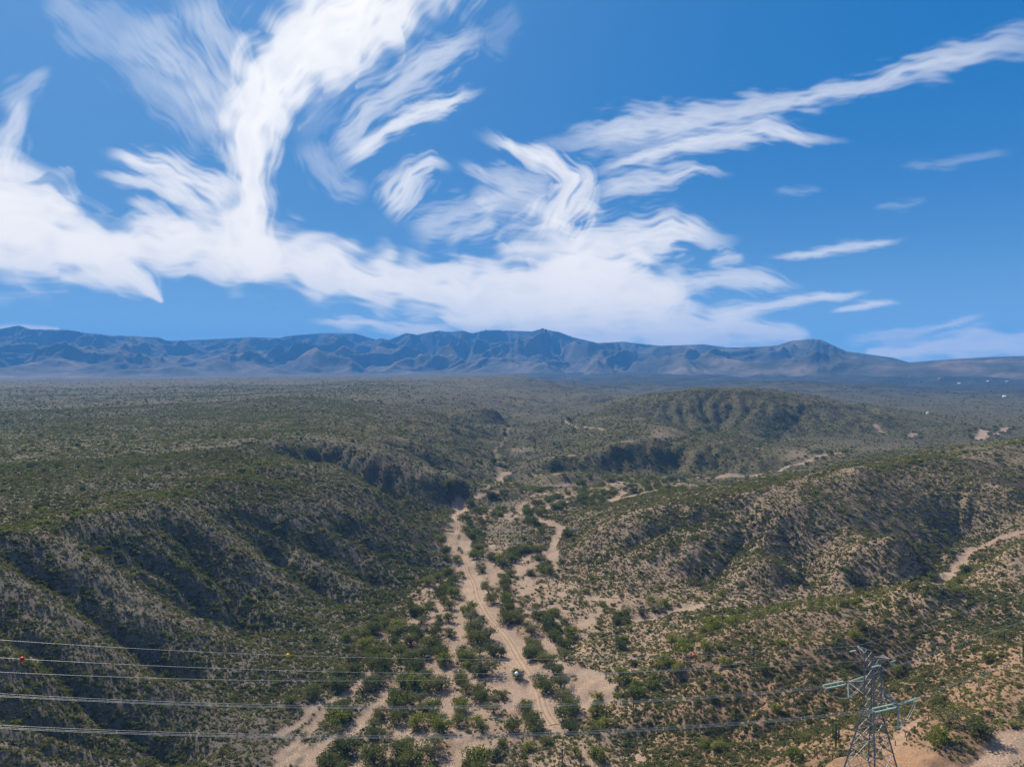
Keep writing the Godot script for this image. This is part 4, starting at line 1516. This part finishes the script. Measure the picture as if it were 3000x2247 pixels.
func sagging(a: Vector3, m: Vector3, b: Vector3, past := 1.0, steps := 40) -> Array:
	# a parabola in a vertical plane from a through the height at m to b, and on past b
	var flat := Vector2(b.x - a.x, b.z - a.z)
	var tm := Vector2(m.x - a.x, m.z - a.z).dot(flat) / flat.length_squared()
	var dm := m.y - a.y
	var de := b.y - a.y
	# y = a.y + p t + q t^2
	var q := (dm - de * tm) / (tm * tm - tm)
	var p := de - q
	var out := []
	for k in steps + 1:
		var t := past * k / steps
		out.append(Vector3(a.x + flat.x * t, a.y + p * t + q * t * t, a.z + flat.y * t))
	return out


func build_power_line() -> void:
	rng.seed = 404
	var steel := StandardMaterial3D.new()
	steel.albedo_color = lin(0.20, 0.205, 0.215)
	steel.metallic = 0.35
	steel.roughness = 0.55
	var glass := StandardMaterial3D.new()
	glass.albedo_color = lin(0.33, 0.49, 0.46)
	glass.roughness = 0.15
	var metal := StandardMaterial3D.new()
	metal.albedo_color = lin(0.42, 0.43, 0.45)
	metal.metallic = 0.4
	metal.roughness = 0.45
	var L := angle_iron()
	var foot := Vector3(77, TOWER_BASE, -155)
	var t := thing("transmission_tower", foot, "grey steel lattice power line tower with glass insulators at lower right", "tower")
	# the cross arms point from the far left to the near right
	var arm := Vector3(0.44, 0, 0.90).normalized()
	var run := Vector3(0.90, 0, -0.44).normalized()
	var waist := EYE - 73.2 - TOWER_BASE
	var top := EYE - 61.4 - TOWER_BASE
	var half := func(y: float) -> float:
		return lerpf(4.0, 1.16, clampf(y / waist, 0.0, 1.0)) if y < waist else 1.16
	var corner := func(k: int, y: float) -> Vector3:
		var h: float = half.call(y)
		var sx: float = [1, 1, -1, -1][k]
		var sz: float = [1, -1, -1, 1][k]
		return arm * h * sx + run * h * sz + Vector3(0, y, 0)
	for k in 4:
		bar("leg", corner.call(k, -0.5), corner.call(k, waist), 0.26, L, steel, t)
		bar("leg", corner.call(k, waist), corner.call(k, top), 0.22, L, steel, t)
		var pier := CylinderMesh.new()
		pier.top_radius = 0.35
		pier.bottom_radius = 0.45
		pier.height = 0.9
		pier.radial_segments = 10
		var o := part("footing", pier, matte(lin(0.42, 0.40, 0.37)), t)
		o.position = corner.call(k, -0.15)
	var levels := [0.0, 5.4, 9.2, 12.0, waist]
	for i in levels.size() - 1:
		var y0: float = levels[i]
		var y1: float = levels[i + 1]
		for k in 4:
			var a0: Vector3 = corner.call(k, y0)
			var b0: Vector3 = corner.call((k + 1) % 4, y0)
			var a1: Vector3 = corner.call(k, y1)
			var b1: Vector3 = corner.call((k + 1) % 4, y1)
			bar("brace", a0, b1, 0.13, L, steel, t)
			bar("brace", b0, a1, 0.13, L, steel, t)
			bar("strut", a1, b1, 0.11, L, steel, t)
			var x := (a0 + b1 + b0 + a1) / 4.0
			if i < 2:
				var am := a0.lerp(a1, 0.5)
				var bm := b0.lerp(b1, 0.5)
				bar("redundant_brace", am, a0.lerp(b1, 0.25), 0.09, L, steel, t)
				bar("redundant_brace", bm, b0.lerp(a1, 0.25), 0.09, L, steel, t)
				bar("redundant_brace", am, b0.lerp(a1, 0.75), 0.09, L, steel, t)
				bar("redundant_brace", bm, a0.lerp(b1, 0.75), 0.09, L, steel, t)
				bar("redundant_brace", a1.lerp(b1, 0.5), x, 0.09, L, steel, t)
	var y := waist
	while y < top - 0.6:
		var y1 := minf(y + 1.95, top)
		for k in 4:
			bar("brace", corner.call(k, y), corner.call((k + 1) % 4, y1), 0.10, L, steel, t)
			bar("brace", corner.call((k + 1) % 4, y), corner.call(k, y1), 0.06, L, steel, t)
		y = y1
	# arms: two lower chords, two upper chords, lacing
	var tip_y := EYE - 69.85 - TOWER_BASE
	var peak_y := EYE - 61.0 - TOWER_BASE
	var arms := [[1.0, 6.1, tip_y, tip_y - 0.5, tip_y + 2.3], [-1.0, 6.1, tip_y, tip_y - 0.5, tip_y + 2.3], [1.0, 3.9, peak_y, top - 1.9, top], [-1.0, 3.9, peak_y, top - 1.9, top]]
	for a in arms:
		var s: float = a[0]
		var tip: Vector3 = arm * s * a[1] + Vector3(0, a[2], 0)
		var roots := []
		for w in [-1.0, 1.0]:
			roots.append(arm * s * 1.16 + run * w * 1.16 + Vector3(0, a[3], 0))
			roots.append(arm * s * 1.16 + run * w * 1.16 + Vector3(0, a[4], 0))
		for q in roots:
			bar("arm_chord", q, tip, 0.15, L, steel, t)
		var bays := 4 if a[1] > 5.0 else 3
		for i in bays:
			var f0 := float(i) / bays
			var f1 := float(i + 1) / bays
			for pair in [[0, 1], [2, 3], [0, 2], [1, 3]]:
				var p: Vector3 = roots[pair[0]]
				var q: Vector3 = roots[pair[1]]
				bar("arm_lacing", p.lerp(tip, f0), q.lerp(tip, f1), 0.09, L, steel, t)
				if i > 0:
					bar("arm_lacing", p.lerp(tip, f0), q.lerp(tip, f0), 0.08, L, steel, t)
	var tip_far := -arm * 6.1 + Vector3(0, tip_y, 0)
	var tip_near := arm * 6.1 + Vector3(0, tip_y, 0)
	var peak_far := -arm * 3.9 + Vector3(0, peak_y, 0)
	var peak_near := arm * 3.9 + Vector3(0, peak_y, 0)
	# directions of the spans: to the left and towards the camera, and to the right and away
	var west := Vector3(-0.958, -0.05, 0.28).normalized()
	var east := Vector3(0.90, 0.05, -0.43).normalized()
	for tip in [tip_far, tip_near]:
		string_between(t, tip + west * 1.0, tip + west * 6.4, glass, 0.7, metal)
		string_between(t, tip + east * 0.6, tip + east * 5.6, glass, 0.7, metal)
	string_between(t, tip_near + Vector3(0, -0.3, 0), tip_near + Vector3(-0.1, -4.9, 0.1), glass, 0.0, metal)
	string_between(t, tip_far + Vector3(0, -0.3, 0), tip_far + Vector3(0.1, -3.4, 0.1), glass, 0.0, metal)
	string_between(t, peak_far + west * 0.4 + Vector3(0, -1.0, 0), peak_far + west * 1.9 + Vector3(0, -1.0, 0), glass, 0.0, metal)
	string_between(t, peak_near + west * 2.6 + Vector3(0, -1.0, 0), peak_near + west * 4.4 + Vector3(0, -1.1, 0), glass, 0.0, metal)
	string_between(t, peak_near + east * 0.2 + Vector3(0, -0.9, 0), peak_near + east * 1.8 + Vector3(0, -0.8, 0), glass, 0.0, metal)
	# jumper loops under the arms
	for tip in [tip_far, tip_near]:
		var a: Vector3 = tip + west * 6.4
		var b: Vector3 = tip + east * 5.6
		var low: Vector3 = tip + Vector3(0, -4.9 if tip == tip_near else -3.6, 0)
		for s in [-0.2, 0.2]:
			var loop := []
			for k in 17:
				var u := k / 16.0
				var p := a.lerp(low, u).lerp(low.lerp(b, u), u)
				p.y = lerpf(a.y, b.y, u) - (lerpf(a.y, b.y, 0.5) - low.y) * 4.0 * u * (1.0 - u)
				loop.append(p + arm * s)
			cable("jumper", loop, t, metal, 0.035)
	var w := func(p: Vector3) -> Vector3: return foot + p
	# spans to the left: anchors, the lowest stretch in view and the point at the left of the view
	var spans := [
		["shield_wire", "thin uppermost wire across the lower left carrying yellow and red marker balls", w.call(peak_far), Vector3(-14, EYE - 53.5, -132), Vector3(-79.5, EYE - 43.0, -114), 1, 0.022],
		["shield_wire", "second wire from top carrying red and white marker balls", w.call(peak_near), Vector3(6, EYE - 55.4, -131), Vector3(-75.3, EYE - 43.4, -108), 1, 0.022],
		["shield_wire", "third single wire from top across the lower left", w.call(peak_far + west * 1.9 + Vector3(0, -1.0, 0)), Vector3(6, EYE - 58.5, -133), Vector3(-77.4, EYE - 46.8, -111), 1, 0.022],
		["conductor_bundle", "upper bundle of three close conductors ending on the far cross arm", w.call(tip_far + west * 6.4), Vector3(4, EYE - 65.4, -139.5), Vector3(-80.2, EYE - 52.2, -115), 3, 0.020],
		["conductor_bundle", "lowest bundle of close conductors across the bottom ending on the near cross arm", w.call(tip_near + west * 6.4), Vector3(0, EYE - 64.0, -126.5), Vector3(-72.6, EYE - 51.8, -104), 3, 0.020],
	]
	var lines := []
	for s in spans:
		var curve := sagging(s[2], s[3], s[4], 1.7, 60)
		lines.append(curve)
		var o := thing(s[0], s[2], s[1], "power line", "wires of the power line")
		for k in int(s[5]):
			var off := Vector3.ZERO if s[5] == 1 else Vector3(0.15 * sin(TAU * k / 3.0), 0.26 * cos(TAU * k / 3.0), 0.22 * sin(TAU * k / 3.0))
			cable("conductor", curve.map(func(p: Vector3) -> Vector3: return p - s[2] + off), o, metal, s[6])
		if s[5] == 3:
			for k in [4, 11, 18, 25, 32, 39]:
				var ring := TorusMesh.new()
				ring.inner_radius = 0.20
				ring.outer_radius = 0.27
				ring.rings = 10
				ring.ring_segments = 5
				var r := part("spacer", ring, metal, o)
				r.position = curve[k] - s[2]
				r.rotation.z = PI / 2
	# spans to the right, up the slope and away
	for s in [["shield_wire", "thin wire leaving the tower top to the right", w.call(peak_near), 1], ["shield_wire", "thin wire leaving the far top tip to the right", w.call(peak_far), 1], ["conductor_bundle", "pair of conductors leaving the far arm behind the tower to the right", w.call(tip_far + east * 5.6), 2], ["conductor_bundle", "pair of conductors leaving the near arm to the right edge", w.call(tip_near + east * 5.6), 2]]:
		var far: Vector3 = s[2] + Vector3(168, 16, -80)
		var mid: Vector3 = s[2].lerp(far, 0.5) - Vector3(0, 1.6, 0)
		var curve := sagging(s[2], mid, far, 1.0, 30)
		var o := thing(s[0], s[2], s[1], "power line", "wires of the power line")
		for k in int(s[3]):
			var off := Vector3.ZERO if s[3] == 1 else Vector3(0, 0, 0.4 * (k - 0.5))
			cable("conductor", curve.map(func(p: Vector3) -> Vector3: return p - s[2] + off), o, metal, 0.019)
	# marker balls
	var balls := [[0, 0.617, lin(0.72, 0.40, 0.01), "yellow marker ball on the uppermost wire at left centre"], [0, 1.503, lin(0.55, 0.035, 0.012), "red marker ball on the uppermost wire right of the wash"], [1, 0.036, lin(0.50, 0.03, 0.02), "red marker ball on the second wire at the left edge"], [1, 1.116, lin(0.74, 0.76, 0.80), "white marker ball on the second wire above the sandy clearing"]]
	for b in balls:
		var want: float = (b[1] * 1000.0 - 1106.0) / 1587.0
		var curve: Array = lines[b[0]]
		for k in curve.size() - 1:
			var p: Vector3 = curve[k]
			var q: Vector3 = curve[k + 1]
			var u0 := p.x / -p.z
			var u1 := q.x / -q.z
			if u0 >= want and u1 < want:
				var at := p.lerp(q, (u0 - want) / (u0 - u1))
				var o := thing("marker_ball", at, b[3], "marker ball", "aircraft marker balls on the wires")
				var paint := matte(b[2], 0.35)
				for s in [-1.0, 1.0]:
					var half_ball := SphereMesh.new()
					half_ball.radius = 0.34
					half_ball.height = 0.34
					half_ball.is_hemisphere = true
					half_ball.radial_segments = 20
					half_ball.rings = 8
					var h := part("shell", half_ball, paint, o)
					if s < 0.0:
						h.rotation.x = PI
				var seam := CylinderMesh.new()
				seam.top_radius = 0.37
				seam.bottom_radius = 0.37
				seam.height = 0.03
				seam.radial_segments = 20
				part("seam_flange", seam, paint, o)
				break
	say("power line")


# ---------------------------------------------------------------- small things

func box_st(st: SurfaceTool, lo: Vector3, hi: Vector3) -> void:
	var b := BoxMesh.new()
	b.size = hi - lo
	st.append_from(b, 0, Transform3D(Basis(), (lo + hi) * 0.5))


func box_part(called: String, lo: Vector3, hi: Vector3, mat: Material, parent: Node) -> MeshInstance3D:
	var b := BoxMesh.new()
	b.size = hi - lo
	var o := part(called, b, mat, parent)
	o.position = (lo + hi) * 0.5
	return o


func build_small_things() -> void:
	rng.seed = 505
	var wood := matte(lin(0.075, 0.055, 0.042))
	var said := ["rightmost of the weathered wooden posts beyond the tower", "second wooden post from the right beyond the tower", "third wooden post from the right beyond the tower", "fourth wooden post from the right beyond the tower", "fifth wooden post from the right, nearest the track by the tower", "leftmost wooden post close behind the tower leg"]
	for k in post_spots.size():
		var o := thing("fence_post", on_ground(post_spots[k][0], post_spots[k][1]), said[k], "post", "wooden posts beyond the tower", rng.randf())
		var st := SurfaceTool.new()
		st.begin(Mesh.PRIMITIVE_TRIANGLES)
		stick(st, Vector3(0, -0.3, 0), Vector3(rng.randf_range(-0.06, 0.06), 1.15, 0), 0.11, 0.09, 8)
		stick(st, Vector3(0, 1.15, 0), Vector3(0, 1.17, 0), 0.09, 0.001, 8)
		part("timber", st.commit(), wood, o)
		var band := CylinderMesh.new()
		band.top_radius = 0.115
		band.bottom_radius = 0.118
		band.height = 0.06
		band.radial_segments = 10
		part("wire_band", band, matte(lin(0.25, 0.25, 0.26), 0.5), o).position.y = 0.9
	var grey := matte(lin(0.36, 0.34, 0.31))
	var tank := thing("water_trough", on_ground(tank_spot.x, tank_spot.y), "low grey concrete stock trough beside the small sand track", "trough", "", 0.25)
	box_part("wall", Vector3(-3.0, -0.3, -1.4), Vector3(3.0, 1.2, -1.15), grey, tank)
	box_part("wall", Vector3(-3.0, -0.3, 1.15), Vector3(3.0, 1.2, 1.4), grey, tank)
	box_part("wall", Vector3(-3.0, -0.3, -1.15), Vector3(-2.75, 1.2, 1.15), grey, tank)
	box_part("wall", Vector3(2.75, -0.3, -1.15), Vector3(3.0, 1.2, 1.15), grey, tank)
	var water := StandardMaterial3D.new()
	water.albedo_color = lin(0.05, 0.06, 0.05)
	water.roughness = 0.05
	box_part("water", Vector3(-2.75, -0.2, -1.15), Vector3(2.75, 0.95, 1.15), water, tank)
	# far homesteads
	var looks := [["white house with pale roof at the mountain foot, leftmost of the far houses", 0.75, 0.74, 0.72, 0.70, 0.70, 0.70], ["small white house with red roof on the far plain", 0.72, 0.70, 0.66, 0.45, 0.10, 0.06], ["pale tan ranch house right of the red barn on the far plain", 0.55, 0.45, 0.34, 0.40, 0.30, 0.22], ["dark red barn beside the dry field on the far plain", 0.22, 0.05, 0.04, 0.20, 0.06, 0.05], ["white house below the small dark butte", 0.75, 0.74, 0.72, 0.66, 0.66, 0.67], ["white house right of the small dark butte", 0.72, 0.72, 0.72, 0.72, 0.72, 0.73], ["white house near the right edge of the far plain", 0.68, 0.66, 0.62, 0.60, 0.60, 0.62], ["pale house high on the slope at far right", 0.62, 0.58, 0.50, 0.55, 0.5, 0.45], ["white metal shed among trees at right, nearer than the butte", 0.72, 0.72, 0.72, 0.74, 0.75, 0.76]]
	for k in house_spots.size():
		var l: Array = looks[k]
		var at := on_ground(house_spots[k][0], house_spots[k][1])
		var h := thing("house" if k != 3 else "barn", at, l[0], "house", "far homesteads on the plain", rng.randf_range(-0.5, 0.5))
		var big := 6.5 if k != 8 else 3.8
		var wall := matte(lin(l[1] * 0.75, l[2] * 0.75, l[3] * 0.75))
		var roof := matte(lin(l[4] * 0.7, l[5] * 0.7, l[6] * 0.7), 0.8)
		box_part("wall", Vector3(-big, -2.0, -big * 0.5), Vector3(big, 4.2, big * 0.5), wall, h)
		var st := SurfaceTool.new()
		st.begin(Mesh.PRIMITIVE_TRIANGLES)
		var x := big + 0.8
		var z := big * 0.5 + 0.8
		var e := [Vector3(-x, 4.2, -z), Vector3(x, 4.2, -z), Vector3(x, 4.2, z), Vector3(-x, 4.2, z), Vector3(-x, 7.6, 0), Vector3(x, 7.6, 0)]
		for q in [0, 4, 5, 0, 5, 1, 3, 2, 5, 3, 5, 4, 0, 3, 4, 1, 5, 2]:
			st.add_vertex(e[q])
		st.generate_normals()
		part("roof", st.commit(), roof, h)
		var dark := matte(lin(0.04, 0.045, 0.05), 0.2)
		box_part("door", Vector3(-1.0, -0.1, big * 0.5), Vector3(0.6, 2.4, big * 0.5 + 0.06), matte(lin(0.14, 0.09, 0.06)), h)
		for q in [-0.7, -0.4, 0.35, 0.65]:
			box_part("window", Vector3(q * big - 0.8, 1.0, big * 0.5), Vector3(q * big + 0.8, 2.4, big * 0.5 + 0.05), dark, h)
	var d := thing("storage_tank", on_ground(dome_spot.x, dome_spot.y), "round white storage tank among the trees at right", "tank")
	var shell := CylinderMesh.new()
	shell.top_radius = 2.3
	shell.bottom_radius = 2.3
	shell.height = 3.4
	shell.radial_segments = 24
	part("shell", shell, matte(lin(0.72, 0.74, 0.76), 0.5), d).position.y = 1.3
	var cap := CylinderMesh.new()
	cap.top_radius = 0.4
	cap.bottom_radius = 2.45
	cap.height = 0.8
	cap.radial_segments = 24
	part("roof", cap, matte(lin(0.70, 0.72, 0.74), 0.5), d).position.y = 3.4
	say("small things")


func build_tracks() -> void:
	# the two-rut track along the main wash
	var c: Array = channels[0]
	var pts := PackedVector2Array()
	var k := 2
	while k < c.size():
		pts.append(Vector2(c[k], c[k + 1]))
		k += 2
	var curve := Curve2D.new()
	for i in pts.size():
		var tan := (pts[mini(i + 1, pts.size() - 1)] - pts[maxi(i - 1, 0)]) * 0.16
		curve.add_point(pts[i], -tan, tan)
	var n: FastNoiseLite = noises.soil
	var st := SurfaceTool.new()
	st.begin(Mesh.PRIMITIVE_TRIANGLES)
	var len := curve.get_baked_length()
	var rows := int(len / 1.2)
	var across := [-1.9, -1.35, -1.1, -0.8, -0.55, 0.0, 0.55, 0.8, 1.1, 1.35, 1.9]
	var dip := [-0.04, 0.05, 0.0, -0.0, 0.05, 0.07, 0.05, 0.0, 0.0, 0.05, -0.04]
	var dark := [1.0, 1.04, 0.74, 0.72, 1.0, 1.06, 1.0, 0.72, 0.74, 1.04, 1.0]
	for j in rows:
		var o := len * j / (rows - 1.0)
		var p := curve.sample_baked(o)
		var q := curve.sample_baked(minf(o + 1.0, len))
		var dir := (q - p).normalized() if o < len - 1.0 else (p - curve.sample_baked(len - 1.0)).normalized()
		var side := Vector2(-dir.y, dir.x)
		p += side * n.get_noise_1d(o * 0.018) * 0.9
		for i in across.size():
			var w: Vector2 = p + side * across[i]
			var v: float = dark[i] * (1.0 + 0.12 * n.get_noise_2d(w.x * 0.8, w.y * 0.8))
			st.set_color(Color(0.43 * v, 0.315 * v, 0.225 * v))
			st.add_vertex(Vector3(w.x, sheet_at(ground_y, w.x, w.y) + 0.10 + dip[i], w.y))
	var m := across.size()
	for j in rows - 1:
		for i in m - 1:
			for q in [j * m + i, j * m + i + 1, (j + 1) * m + i, j * m + i + 1, (j + 1) * m + i + 1, (j + 1) * m + i]:
				st.add_index(q)
	st.generate_normals()
	var o := part("dirt_track", st.commit(), ground_material(0.12, 0.35), self)
	tag(o, "", "", "", "structure")


func _ready() -> void:
	t_start = Time.get_ticks_msec()
	set_sky_and_sun()
	say("sky")
	shape_land()
	build_land()
	build_outer_ground()
	build_mountains()
	build_tracks()
	build_power_line()
	build_small_things()
	plant_saguaros()
	plant_trees()
	plant_bushes()
